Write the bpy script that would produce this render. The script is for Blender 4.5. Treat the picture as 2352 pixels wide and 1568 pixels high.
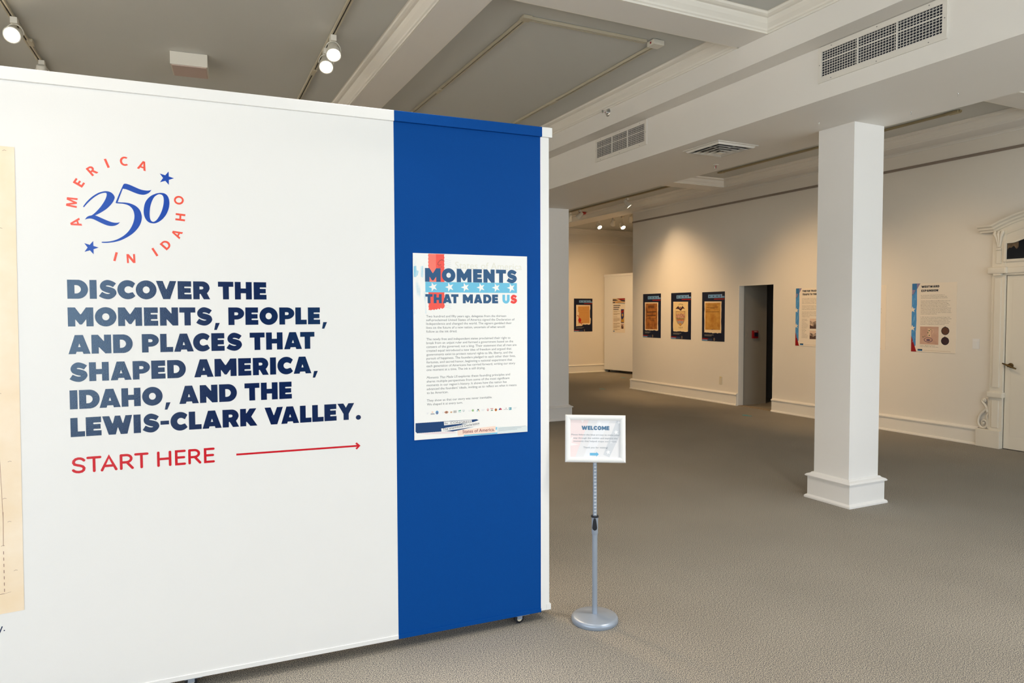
import bpy, bmesh, math, random
from math import sin, cos, pi, radians
from mathutils import Vector, Matrix

random.seed(7)
S = bpy.context.scene
for o in list(bpy.data.objects):
    bpy.data.objects.remove(o)
COL = S.collection

# ------------------------------------------------------------------ camera
R = Vector((0.89908131, -0.43777023, -0.00316752))
U = Vector((0.02087637, 0.03564594, 0.99914641))
F = Vector((0.43728364, 0.89837998, -0.04118765))
cam = bpy.data.cameras.new('camera')
cam.sensor_width = 36.0
cam.lens = 1607.81 / 2352 * 36.0
cam.clip_start = 0.05
cam.clip_end = 100
camo = bpy.data.objects.new('camera', cam)
COL.objects.link(camo)
camo.matrix_world = Matrix(((R.x, U.x, -F.x, 0), (R.y, U.y, -F.y, 0), (R.z, U.z, -F.z, 1.58), (0, 0, 0, 1)))
S.camera = camo

# ------------------------------------------------------------------ world, exposure
S.view_settings.view_transform = 'Standard'
S.view_settings.look = 'None'
S.view_settings.gamma = 1
S.view_settings.use_curve_mapping = False
S.view_settings.exposure = -0.08
W = bpy.data.worlds.new('overcast_sky')
S.world = W
W.use_nodes = True
bgn = W.node_tree.nodes['Background']
# overcast sky above, bright pale pavement below the horizon
SKY, GROUND = (0.91, 0.96, 1.05), (0.985, 0.985, 0.99)
SKY_L, GROUND_L = 4.05, 4.9
_nt = W.node_tree
_tc = _nt.nodes.new('ShaderNodeTexCoord')
_sx = _nt.nodes.new('ShaderNodeSeparateXYZ')
_nt.links.new(_tc.outputs['Generated'], _sx.inputs[0])
_mr = _nt.nodes.new('ShaderNodeMapRange')
_mr.inputs['From Min'].default_value = -0.06
_mr.inputs['From Max'].default_value = 0.10
_nt.links.new(_sx.outputs['Z'], _mr.inputs[0])
_mx = _nt.nodes.new('ShaderNodeMix')
_mx.data_type = 'RGBA'
_mx.inputs[6].default_value = tuple(c * GROUND_L for c in GROUND) + (1,)
_mx.inputs[7].default_value = tuple(c * SKY_L for c in SKY) + (1,)
_nt.links.new(_mr.outputs[0], _mx.inputs[0])
_nt.links.new(_mx.outputs[2], bgn.inputs[0])
bgn.inputs[1].default_value = 1.0

# ------------------------------------------------------------------ daylight through the shop windows, wall and room lights
def area(name, loc, rot, sx, sy, power, col, spread=180):
    l = bpy.data.lights.new(name, 'AREA')
    l.shape = 'RECTANGLE'
    l.size = sx
    l.size_y = sy
    l.energy = power
    l.color = col
    l.spread = radians(spread)
    o = bpy.data.objects.new(name, l)
    COL.objects.link(o)
    o.location = loc
    o.rotation_euler = rot
    return o

WY = -2.4
WINS = [(-4.7, -0.75, 0.30, 3.40), (2.0, 5.35, 0.30, 3.40), (5.75, 8.25, 0.30, 3.40)]
for (x0, x1, z0, z1) in WINS:      # portals guide the sampling of the sky through the panes; they give no light themselves
    p_ = area('window_portal', ((x0 + x1) / 2, WY - 0.14, (z0 + z1) / 2), (radians(90), 0, 0), x1 - x0, z1 - z0, 1, (1, 1, 1))
    p_.data.cycles.is_portal = True

WARM = (1.0, 0.72, 0.44)
AMBER = (1.0, 0.64, 0.31)
MILD = (1.0, 0.91, 0.80)

def spot(name, loc, target, power, col=WARM, ang=60, blend=0.7, size=0.04, parent=None):
    l = bpy.data.lights.new(name, 'SPOT')
    l.energy = power
    l.color = col
    l.spot_size = radians(ang)
    l.spot_blend = blend
    l.shadow_soft_size = size
    o = bpy.data.objects.new(name, l)
    COL.objects.link(o)
    o.location = loc
    d = (Vector(target) - Vector(loc))
    o.rotation_euler = d.to_track_quat('-Z', 'Y').to_euler()
    return o

p_ = area('window_portal', (-5.14, .25, 1.85), (radians(90), 0, radians(-90)), 4.3, 3.1, 1, (1, 1, 1))  # portal of the added left window
p_.data.cycles.is_portal = True

# ------------------------------------------------------------------ materials
MATS = {}

def srgb(r, g, b):
    f = lambda c: (c / 255) / 12.92 if c / 255 <= 0.04045 else ((c / 255 + 0.055) / 1.055) ** 2.4
    return (f(r), f(g), f(b), 1)

def mat(name, col, rough=0.6, metal=0.0, bump=None, var=None, emis=None, spec=0.4, coat=0.0):
    if name in MATS:
        return MATS[name]
    m = bpy.data.materials.new(name)
    m.use_nodes = True
    nt = m.node_tree
    b = nt.nodes['Principled BSDF']
    b.inputs['Base Color'].default_value = col
    b.inputs['Roughness'].default_value = rough
    b.inputs['Metallic'].default_value = metal
    b.inputs['Specular IOR Level'].default_value = spec
    b.inputs['Coat Weight'].default_value = coat
    tc = nt.nodes.new('ShaderNodeTexCoord')
    if var:
        sc, amt = var
        n = nt.nodes.new('ShaderNodeTexNoise')
        n.inputs['Scale'].default_value = sc
        n.inputs['Detail'].default_value = 3
        nt.links.new(tc.outputs['Object'], n.inputs['Vector'])
        mx = nt.nodes.new('ShaderNodeMix')
        mx.data_type = 'RGBA'
        mx.inputs[6].default_value = tuple(c * (1 - amt) for c in col[:3]) + (1,)
        mx.inputs[7].default_value = tuple(min(1, c * (1 + amt)) for c in col[:3]) + (1,)
        nt.links.new(n.outputs['Fac'], mx.inputs[0])
        nt.links.new(mx.outputs[2], b.inputs['Base Color'])
    if bump:
        sc, st, dist = bump
        n2 = nt.nodes.new('ShaderNodeTexNoise')
        n2.inputs['Scale'].default_value = sc
        n2.inputs['Detail'].default_value = 2
        nt.links.new(tc.outputs['Object'], n2.inputs['Vector'])
        bp = nt.nodes.new('ShaderNodeBump')
        bp.inputs['Strength'].default_value = st
        bp.inputs['Distance'].default_value = dist
        nt.links.new(n2.outputs['Fac'], bp.inputs['Height'])
        nt.links.new(bp.outputs['Normal'], b.inputs['Normal'])
    if emis:
        b.inputs['Emission Color'].default_value = emis[0]
        b.inputs['Emission Strength'].default_value = emis[1]
    MATS[name] = m
    return m

M_WALL = mat('warm_white_wall_paint', (0.80, 0.755, 0.675, 1), 0.7, bump=(90, 0.08, 0.002), var=(1.5, 0.015))
M_TRIM = mat('cream_trim_paint', (0.84, 0.81, 0.74, 1), 0.45, var=(4, 0.012))
M_COL = mat('white_column_paint', (0.82, 0.815, 0.80, 1), 0.5, var=(3, 0.015))
M_BEAM = mat('off_white_beam_paint', (0.82, 0.80, 0.76, 1), 0.6, var=(2, 0.015))
M_CEIL = mat('grey_green_ceiling_paint', (0.60, 0.61, 0.585, 1), 0.8, var=(1.2, 0.03))
M_CASE = mat('cream_casing_paint', (0.77, 0.715, 0.605, 1), 0.4, var=(6, 0.015))
M_PANEL = mat('textured_white_board_paint', (0.85, 0.845, 0.83, 1), 0.5, bump=(260, 0.08, 0.0015), var=(2, 0.01))
M_BLUE = mat('royal_blue_board_paint', (0.0003, 0.062, 0.29, 1), 0.6, bump=(260, 0.15, 0.002), var=(3, 0.02), spec=0.1)
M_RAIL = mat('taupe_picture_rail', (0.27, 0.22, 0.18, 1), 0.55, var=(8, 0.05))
M_NAVYV = mat('navy_vinyl', (0.0002, 0.0078, 0.070, 1), 0.20, bump=(330, 0.40, 0.0008), spec=0.9)
M_NAVYV.node_tree.nodes['Principled BSDF'].inputs['Specular Tint'].default_value = (0.62, 0.88, 1.0, 1)
M_REDV = mat('red_vinyl', (0.62, 0.006, 0.018, 1), 0.22, bump=(330, 0.40, 0.0008), spec=0.55)
M_CORALV = mat('coral_vinyl', (0.86, 0.085, 0.045, 1), 0.25, bump=(330, 0.40, 0.0008), spec=0.45)
M_ROYALV = mat('royal_blue_vinyl', (0.001, 0.048, 0.40, 1), 0.22, bump=(330, 0.40, 0.0008), spec=0.5)
M_ROYALV.node_tree.nodes['Principled BSDF'].inputs['Specular Tint'].default_value = (0.62, 0.88, 1.0, 1)
M_STEEL = mat('silver_powder_coat', (0.36, 0.42, 0.51, 1), 0.35, metal=0.35, var=(40, 0.04))
M_WHITEF = mat('white_snap_frame', (0.86, 0.86, 0.85, 1), 0.3)
M_BLACK = mat('black_plastic', (0.012, 0.014, 0.02, 1), 0.45)
M_WPLAST = mat('white_fixture_enamel', (0.74, 0.71, 0.63, 1), 0.4)
M_CREAMP = mat('cream_plastic', (0.68, 0.62, 0.48, 1), 0.4)
M_TRACK = mat('ivory_track_metal', (0.55, 0.50, 0.38, 1), 0.45)
M_TRACKY = mat('tan_track_metal', (0.40, 0.33, 0.19, 1), 0.45)
M_SLOT = mat('dark_track_slot', (0.012, 0.009, 0.008, 1), 0.5)
M_DARK = mat('painted_duct_shade', (0.012, 0.016, 0.03, 1), 0.6)  # shade inside the duct openings, put into a near-black plate colour
M_VENT = mat('white_vent_enamel', (0.76, 0.735, 0.68, 1), 0.4)
M_BULB = mat('lit_lamp_lens', (1, 0.9, 0.7, 1), 0.4, emis=((1.0, 0.84, 0.60, 1), 14))
M_BULBOFF = mat('dim_lamp_lens', (0.75, 0.72, 0.62, 1), 0.3)
M_RED = mat('red_alarm_plastic', (0.35, 0.008, 0.012, 1), 0.35)
M_CHROME = mat('chrome', (0.7, 0.72, 0.74, 1), 0.12, metal=1.0)
M_BRASS = mat('aged_bronze', (0.16, 0.105, 0.045, 1), 0.35, metal=0.9)
M_LENSP = mat('pinkish_frosted_lens', (0.56, 0.43, 0.38, 1), 0.35)
M_GLASSD = None
M_DOORW = mat('dark_stained_wood', (0.035, 0.022, 0.016, 1), 0.5, var=(12, 0.3))
M_CORR = mat('darkened_corridor_paint', (0.40, 0.375, 0.32, 1), 0.7, var=(2, 0.03))  # unlit corridor's darkness put into the paint colour
M_TEAL = mat('teal_floor_tape', (0.03, 0.36, 0.46, 1), 0.5)

# print inks
def ink(name, r, g, b, rough=0.5):
    return mat('ink_' + name, srgb(r, g, b), rough, spec=0.35)

I_WHITE = ink('paper_white', 246, 245, 242)
I_NAVY = ink('slate_navy', 38, 86, 130)
I_SKY = ink('sky_blue', 112, 196, 228)
I_RED = ink('coral_red', 246, 88, 76)
I_RED2 = ink('pale_coral', 249, 124, 108)
I_TXT = ink('text_grey', 104, 108, 112)
I_DNAVY = ink('deep_navy', 2, 14, 44)
I_STRIP = ink('strip_navy', 0, 58, 112)
I_BAND = ink('band_blue', 108, 152, 196)
I_DRED = ink('dark_red', 150, 18, 22)
I_CREAM = ink('cream_paper', 236, 214, 178)
I_BROWN = ink('aged_brown', 164, 98, 30)
I_TAN = ink('aged_tan', 190, 136, 48)
I_ORANGE = ink('orange_paper', 206, 150, 82)
I_BLK = ink('black_print', 20, 18, 22)
I_GOLD = ink('gold_print', 196, 148, 60)
I_PAPER = ink('poster_paper', 238, 228, 212)
I_HEAD = ink('heading_navy', 4, 20, 40)
I_MID = ink('mid_blue', 74, 146, 208)
I_MAUVE = ink('mauve_tint', 140, 130, 165)
I_STEELB = ink('steel_blue', 52, 116, 172)
I_GREY = ink('caption_grey', 130, 126, 120)
I_PGREY = ink('pale_grey', 214, 216, 220)
I_PPINK = ink('pale_pink', 243, 226, 226)
I_LBLUE = ink('arrow_blue', 112, 186, 224)
I_SLATE = ink('slate_heading', 84, 124, 158)
I_GHOST = ink('ghost_script', 234, 232, 220)
I_PEACH = ink('peach_strip', 250, 222, 206)
I_GREEN = ink('logo_green', 70, 170, 140)
I_PHOTO = ink('photo_sepia', 196, 160, 140)
I_PHOTO2 = ink('photo_shadow', 88, 66, 62)
I_BRONZE = ink('medal_bronze', 70, 46, 42)
I_MAROON = ink('script_maroon', 140, 50, 62)
I_SEAL = ink('seal_red', 186, 26, 14)

def carpet():
    m = bpy.data.materials.new('speckled_loop_carpet')
    m.use_nodes = True
    nt = m.node_tree
    b = nt.nodes['Principled BSDF']
    b.inputs['Roughness'].default_value = 0.95
    b.inputs['Specular IOR Level'].default_value = 0.1
    tc = nt.nodes.new('ShaderNodeTexCoord')
    n = nt.nodes.new('ShaderNodeTexNoise')
    n.inputs['Scale'].default_value = 235
    n.inputs['Detail'].default_value = 2.5
    n.inputs['Roughness'].default_value = 0.65
    nt.links.new(tc.outputs['Object'], n.inputs['Vector'])
    r = nt.nodes.new('ShaderNodeValToRGB')
    e = r.color_ramp.elements
    e[0].position = 0.40
    e[0].color = (0.065, 0.075, 0.105, 1)
    e[1].position = 0.60
    e[1].color = (0.66, 0.60, 0.49, 1)
    k = e.new(0.47)
    k.color = (0.235, 0.22, 0.205, 1)
    k = e.new(0.53)
    k.color = (0.42, 0.385, 0.315, 1)
    nt.links.new(n.outputs['Fac'], r.inputs[0])
    n2 = nt.nodes.new('ShaderNodeTexNoise')
    n2.inputs['Scale'].default_value = 1.3
    n2.inputs['Detail'].default_value = 4
    nt.links.new(tc.outputs['Object'], n2.inputs['Vector'])
    mr = nt.nodes.new('ShaderNodeMapRange')
    mr.inputs['To Min'].default_value = 0.72
    mr.inputs['To Max'].default_value = 0.96
    nt.links.new(n2.outputs['Fac'], mr.inputs[0])
    vm = nt.nodes.new('ShaderNodeVectorMath')
    vm.operation = 'SCALE'
    nt.links.new(r.outputs[0], vm.inputs[0])
    nt.links.new(mr.outputs[0], vm.inputs['Scale'])
    nt.links.new(vm.outputs[0], b.inputs['Base Color'])
    bp = nt.nodes.new('ShaderNodeBump')
    bp.inputs['Strength'].default_value = 0.15
    bp.inputs['Distance'].default_value = 0.002
    nt.links.new(n.outputs['Fac'], bp.inputs['Height'])
    nt.links.new(bp.outputs['Normal'], b.inputs['Normal'])
    return m

M_CARPET = carpet()

def aged(name, c0, c1, sc=14):
    m = bpy.data.materials.new(name)
    m.use_nodes = True
    nt = m.node_tree
    b = nt.nodes['Principled BSDF']
    b.inputs['Roughness'].default_value = 0.6
    tc = nt.nodes.new('ShaderNodeTexCoord')
    n = nt.nodes.new('ShaderNodeTexNoise')
    n.inputs['Scale'].default_value = sc
    n.inputs['Detail'].default_value = 5
    nt.links.new(tc.outputs['Object'], n.inputs['Vector'])
    r = nt.nodes.new('ShaderNodeValToRGB')
    r.color_ramp.elements[0].position = 0.3
    r.color_ramp.elements[1].position = 0.7
    r.color_ramp.elements[0].color = c0
    r.color_ramp.elements[1].color = c1
    nt.links.new(n.outputs['Fac'], r.inputs[0])
    nt.links.new(r.outputs[0], b.inputs['Base Color'])
    return m

M_AGED = aged('stained_broadside_paper', srgb(128, 70, 18), srgb(186, 118, 44))
M_TANP = aged('stained_letter_paper', srgb(172, 112, 28), srgb(206, 156, 66), 9)
M_MAP = aged('cream_map_paper', srgb(244, 220, 186), srgb(252, 236, 214), 5)
def halftone(name, paper, inkc, dots, lo, hi):
    m = bpy.data.materials.new(name)
    m.use_nodes = True
    nt = m.node_tree
    b = nt.nodes['Principled BSDF']
    b.inputs['Roughness'].default_value = 0.5
    tc = nt.nodes.new('ShaderNodeTexCoord')
    v = nt.nodes.new('ShaderNodeTexVoronoi')
    v.inputs['Scale'].default_value = dots
    v.inputs['Randomness'].default_value = 0.0
    nt.links.new(tc.outputs['Object'], v.inputs['Vector'])
    n = nt.nodes.new('ShaderNodeTexNoise')
    n.inputs['Scale'].default_value = 16
    mp_ = nt.nodes.new('ShaderNodeMapping')
    mp_.inputs['Scale'].default_value = (2.2, .5, 1)
    nt.links.new(tc.outputs['Object'], mp_.inputs[0])
    nt.links.new(mp_.outputs[0], n.inputs['Vector'])
    mr = nt.nodes.new('ShaderNodeMapRange')
    mr.inputs['From Min'].default_value = 0.35
    mr.inputs['From Max'].default_value = 0.65
    mr.inputs['To Min'].default_value = lo
    mr.inputs['To Max'].default_value = hi
    nt.links.new(n.outputs['Fac'], mr.inputs[0])
    c = nt.nodes.new('ShaderNodeMath')
    c.operation = 'LESS_THAN'
    nt.links.new(v.outputs['Distance'], c.inputs[0])
    nt.links.new(mr.outputs[0], c.inputs[1])
    mx = nt.nodes.new('ShaderNodeMix')
    mx.data_type = 'RGBA'
    mx.inputs[6].default_value = paper
    mx.inputs[7].default_value = inkc
    nt.links.new(c.outputs[0], mx.inputs[0])
    nt.links.new(mx.outputs[2], b.inputs['Base Color'])
    return m

M_SMEAR = halftone('halftone_blue_smear', srgb(246, 245, 242), srgb(134, 198, 222), 420, .22, .55)
M_BRUSH = halftone('halftone_blue_brush', srgb(222, 238, 242), srgb(128, 200, 228), 420, .42, .7)
M_PAINTING = aged('dark_transom_glass', srgb(4, 8, 14), srgb(40, 34, 26), 9)
M_PHOTO = aged('sepia_photo', srgb(60, 44, 44), srgb(226, 200, 178), 18)
M_PHOTOB = aged('pinkish_photo', srgb(190, 150, 130), srgb(214, 178, 158), 6)
M_SCENE = aged('engraved_scene', srgb(150, 92, 70), srgb(214, 170, 140), 30)

def glass():
    m = bpy.data.materials.new('clear_window_glass')
    m.use_nodes = True
    nt = m.node_tree
    nt.nodes.clear()
    o = nt.nodes.new('ShaderNodeOutputMaterial')
    t = nt.nodes.new('ShaderNodeBsdfTransparent')
    t.inputs[0].default_value = (0.97, 0.985, 0.98, 1)
    g = nt.nodes.new('ShaderNodeBsdfGlossy')
    g.inputs['Roughness'].default_value = 0.02
    mx = nt.nodes.new('ShaderNodeMixShader')
    mx.inputs[0].default_value = 0.05
    nt.links.new(t.outputs[0], mx.inputs[1])
    nt.links.new(g.outputs[0], mx.inputs[2])
    nt.links.new(mx.outputs[0], o.inputs[0])
    return m

M_GLASS = glass()
M_TEALG = M_GLASS.copy()
M_TEALG.name = 'teal_tinted_glass'
[n_ for n_ in M_TEALG.node_tree.nodes if n_.type == 'BSDF_TRANSPARENT'][0].inputs[0].default_value = (0.10, 0.42, 0.46, 1)

# ------------------------------------------------------------------ mesh helpers
class MB:
    def __init__(s):
        s.bm = bmesh.new()

    def face(s, pts):
        vs = [s.bm.verts.new(p) for p in pts]
        try:
            return s.bm.faces.new(vs)
        except ValueError:
            return None

    def box(s, a, b):
        x0, y0, z0 = min(a[0], b[0]), min(a[1], b[1]), min(a[2], b[2])
        x1, y1, z1 = max(a[0], b[0]), max(a[1], b[1]), max(a[2], b[2])
        v = [s.bm.verts.new(p) for p in ((x0, y0, z0), (x1, y0, z0), (x1, y1, z0), (x0, y1, z0), (x0, y0, z1), (x1, y0, z1), (x1, y1, z1), (x0, y1, z1))]
        for q in ((0, 3, 2, 1), (4, 5, 6, 7), (0, 1, 5, 4), (1, 2, 6, 5), (2, 3, 7, 6), (3, 0, 4, 7)):
            s.bm.faces.new([v[i] for i in q])
        return s

    def bevbox(s, a, b, r=0.004):
        # box with chamfered edges
        t = bmesh.new()
        q = MB.__new__(MB)
        q.bm = t
        q.box(a, b)
        bmesh.ops.bevel(t, geom=list(t.edges), offset=r, segments=2, affect='EDGES', profile=0.6)
        s.merge(t)
        return s

    def merge(s, t, M=None):
        m = {}
        for v in t.verts:
            m[v] = s.bm.verts.new(M @ v.co if M else v.co)
        for f in t.faces:
            try:
                s.bm.faces.new([m[v] for v in f.verts])
            except ValueError:
                pass
        t.free()

    def loft(s, rings, closed=True, caps=True):
        vr = [[s.bm.verts.new(p) for p in r] for r in rings]
        n = len(vr[0])
        for i in range(len(vr) - 1):
            for j in range(n if closed else n - 1):
                k = (j + 1) % n
                s.bm.faces.new((vr[i][j], vr[i][k], vr[i + 1][k], vr[i + 1][j]))
        if caps and closed:
            s.bm.faces.new(list(reversed(vr[0])))
            s.bm.faces.new(vr[-1])
        return s

    def lathe(s, prof, n=32, M=None, cap=True):
        # prof: list of (r, z)
        rings = []
        for r, z in prof:
            ring = []
            for i in range(n):
                p = Vector((r * cos(2 * pi * i / n), r * sin(2 * pi * i / n), z))
                ring.append(M @ p if M else p)
            rings.append(ring)
        s.loft(rings, True, cap)
        return s

    def tube(s, pts, r, n=10, cap=True):
        pts = [Vector(p) for p in pts]
        rad = r if isinstance(r, (list, tuple)) else [r] * len(pts)
        rings = []
        t0 = (pts[1] - pts[0]).normalized()
        ref = Vector((0, 0, 1)) if abs(t0.z) < 0.9 else Vector((1, 0, 0))
        nrm = (ref - t0 * ref.dot(t0)).normalized()
        for i, p in enumerate(pts):
            t = (pts[min(i + 1, len(pts) - 1)] - pts[max(i - 1, 0)])
            if t.length < 1e-9:
                t = t0
            t.normalize()
            nrm = (nrm - t * nrm.dot(t)).normalized()
            bn = t.cross(nrm)
            rings.append([p + (nrm * cos(2 * pi * k / n) + bn * sin(2 * pi * k / n)) * rad[i] for k in range(n)])
        s.loft(rings, True, cap)
        return s

    def prism(s, prof, axis, a, b):
        # prof: 2D points in the two other axes (cyclic order), extruded along axis from a to b
        def P(p, t):
            if axis == 'x':
                return (t, p[0], p[1])
            if axis == 'y':
                return (p[0], t, p[1])
            return (p[0], p[1], t)
        s.loft([[P(p, a) for p in prof], [P(p, b) for p in prof]], True, True)
        return s

    def build(s, name, m, parent=None, smooth=False, mw=None):
        bmesh.ops.recalc_face_normals(s.bm, faces=list(s.bm.faces))
        me = bpy.data.meshes.new(name)
        s.bm.to_mesh(me)
        s.bm.free()
        if m:
            for mm in (m if isinstance(m, (list, tuple)) else [m]):
                me.materials.append(mm)
        if smooth:
            for p in me.polygons:
                p.use_smooth = True
            try:
                me.set_sharp_from_angle(angle=radians(38))
            except Exception:
                pass
        o = bpy.data.objects.new(name, me)
        COL.objects.link(o)
        if parent:
            o.parent = parent
        if mw is not None:
            o.matrix_world = mw
        return o


def tag(o, label=None, cat=None, group=None, kind=None):
    if label:
        o['label'] = label
    if cat:
        o['category'] = cat
    if group:
        o['group'] = group
    if kind:
        o['kind'] = kind
    return o


def empty(name, loc=(0, 0, 0), label=None, cat=None, group=None, kind=None, mw=None):
    o = bpy.data.objects.new(name, None)
    o.empty_display_size = 0.1
    COL.objects.link(o)
    o.location = loc
    if mw is not None:
        o.matrix_world = mw
    return tag(o, label, cat, group, kind)


def struct(name, mb, m, label=None):
    o = mb.build(name, m)
    o['kind'] = 'structure'
    if label:
        o['label'] = label
    return o


def dup_tree(root, loc=None, mw=None):
    r = root.copy()
    COL.objects.link(r)
    if loc is not None:
        r.location = loc
    def rec(src, dst):
        for ch in src.children:
            c = ch.copy()
            COL.objects.link(c)
            c.parent = dst
            c.matrix_parent_inverse = ch.matrix_parent_inverse.copy()
            rec(ch, c)
    rec(root, r)
    return r


def frame(origin, xd, yd):
    x = Vector(xd).normalized()
    y = Vector(yd).normalized()
    z = x.cross(y)
    o = Vector(origin)
    return Matrix(((x.x, y.x, z.x, o.x), (x.y, y.y, z.y, o.y), (x.z, y.z, z.z, o.z), (0, 0, 0, 1)))

# ---- flat printed shapes (local x right, y up, z out of the surface)
def area2(c):
    return sum(c[i][0] * c[(i + 1) % len(c)][1] - c[(i + 1) % len(c)][0] * c[i][1] for i in range(len(c))) / 2

def fill(contours, z):
    """triangulated mesh from closed outlines; holes by even-odd"""
    cu = bpy.data.curves.new('tmp', 'CURVE')
    cu.dimensions = '2D'
    cu.fill_mode = 'BOTH'
    for c in contours:
        sp = cu.splines.new('POLY')
        sp.points.add(len(c) - 1)
        for p, q in zip(sp.points, c):
            p.co = (q[0], q[1], 0, 1)
        sp.use_cyclic_u = True
    ob = bpy.data.objects.new('tmp', cu)
    COL.objects.link(ob)
    dg = bpy.context.evaluated_depsgraph_get()
    dg.update()
    me = bpy.data.meshes.new_from_object(ob.evaluated_get(dg))
    bpy.data.objects.remove(ob)
    bpy.data.curves.remove(cu)
    for v in me.vertices:
        v.co.z = z
    return me

def printed(name, contours, z, m, parent, label=None):
    me = fill(contours, z)
    me.name = name
    me.materials.append(m)
    up = sum((p.normal.z for p in me.polygons))
    if up < 0:
        me.flip_normals()
    o = bpy.data.objects.new(name, me)
    COL.objects.link(o)
    o.parent = parent
    if label:
        o['label'] = label
    return o

_CAPH = None

def text_mesh(lines, z, res=2, off=0.0, shear=0.0):
    """lines: (text, x0, x1 or None, baseline, cap height, align) -> one mesh"""
    global _CAPH
    obs = []
    if _CAPH is None:
        cu = bpy.data.curves.new('t', 'FONT')
        cu.body = 'H'
        ob = bpy.data.objects.new('t', cu)
        COL.objects.link(ob)
        dg = bpy.context.evaluated_depsgraph_get()
        dg.update()
        me = bpy.data.meshes.new_from_object(ob.evaluated_get(dg))
        _CAPH = max(v.co.y for v in me.vertices)
        bpy.data.objects.remove(ob)
        bpy.data.curves.remove(cu)
    for ln in lines:
        cu = bpy.data.curves.new('t', 'FONT')
        cu.body = ln[0]
        cu.size = 1.0
        cu.resolution_u = res
        cu.offset = off
        cu.shear = ln[6] if len(ln) > 6 else shear
        ob = bpy.data.objects.new('t', cu)
        COL.objects.link(ob)
        obs.append((ob, cu, ln))
    dg = bpy.context.evaluated_depsgraph_get()
    dg.update()
    vs, fs = [], []
    for ob, cu, ln in obs:
        me = bpy.data.meshes.new_from_object(ob.evaluated_get(dg))
        if len(me.vertices):
            xs = [v.co.x for v in me.vertices]
            a, b = min(xs), max(xs)
            sy = ln[4] / _CAPH
            sx = (ln[2] - ln[1]) / (b - a) if ln[2] is not None else sy
            al = ln[5] if len(ln) > 5 else 'l'
            x0 = ln[1] if al == 'l' else ln[1] - (b - a) * sx / 2
            k = len(vs)
            vs += [(x0 + (v.co.x - a) * sx, ln[3] + v.co.y * sy, z) for v in me.vertices]
            fs += [[k + i for i in p.vertices] for p in me.polygons]
        bpy.data.meshes.remove(me)
        bpy.data.objects.remove(ob)
        bpy.data.curves.remove(cu)
    me = bpy.data.meshes.new('text')
    me.from_pydata(vs, [], fs)
    me.update()
    if sum(p.normal.z for p in me.polygons) < 0:
        me.flip_normals()
    return me

def text(name, lines, z, m, parent, label=None, res=2, off=0.0, shear=0.0):
    me = text_mesh(lines, z, res, off, shear)
    me.name = name
    me.materials.append(m)
    o = bpy.data.objects.new(name, me)
    COL.objects.link(o)
    o.parent = parent
    if label:
        o['label'] = label
    return o

def arc(cx, cy, rx, ry, a0, a1, n=16):
    return [(cx + rx * cos(radians(a0 + (a1 - a0) * i / n)), cy + ry * sin(radians(a0 + (a1 - a0) * i / n))) for i in range(n + 1)]

def rect(x0, y0, x1, y1):
    return [(x0, y0), (x1, y0), (x1, y1), (x0, y1)]

def star(cx, cy, r, rot=90, inner=0.40, sx=1.0):
    return [(cx + sx * (r if i % 2 == 0 else r * inner) * cos(radians(rot + 36 * i)), cy + (r if i % 2 == 0 else r * inner) * sin(radians(rot + 36 * i))) for i in range(10)]

def spline(pts, corners=(), n=5):
    """closed Catmull-Rom through pts; indices in corners stay sharp"""
    N = len(pts)
    out = []
    for i in range(N):
        p0, p1, p2, p3 = pts[i - 1], pts[i], pts[(i + 1) % N], pts[(i + 2) % N]
        if i in corners:
            p0 = p1
        if (i + 1) % N in corners:
            p3 = p2
        for k in range(n):
            t = k / n
            out.append(tuple(0.5 * (2 * p1[d] + (p2[d] - p0[d]) * t + (2 * p0[d] - 5 * p1[d] + 4 * p2[d] - p3[d]) * t * t + (3 * p1[d] - p0[d] - 3 * p2[d] + p3[d]) * t ** 3) for d in (0, 1)))
    return out

def opencurve(pts, n=5):
    out = []
    N = len(pts)
    for i in range(N - 1):
        p0, p1, p2, p3 = pts[max(0, i - 1)], pts[i], pts[i + 1], pts[min(N - 1, i + 2)]
        for k in range(n):
            t = k / n
            out.append(tuple(0.5 * (2 * p1[d] + (p2[d] - p0[d]) * t + (2 * p0[d] - 5 * p1[d] + 4 * p2[d] - p3[d]) * t * t + (3 * p1[d] - p0[d] - 3 * p2[d] + p3[d]) * t ** 3) for d in (0, 1)))
    out.append(tuple(pts[-1]))
    return out

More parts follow.
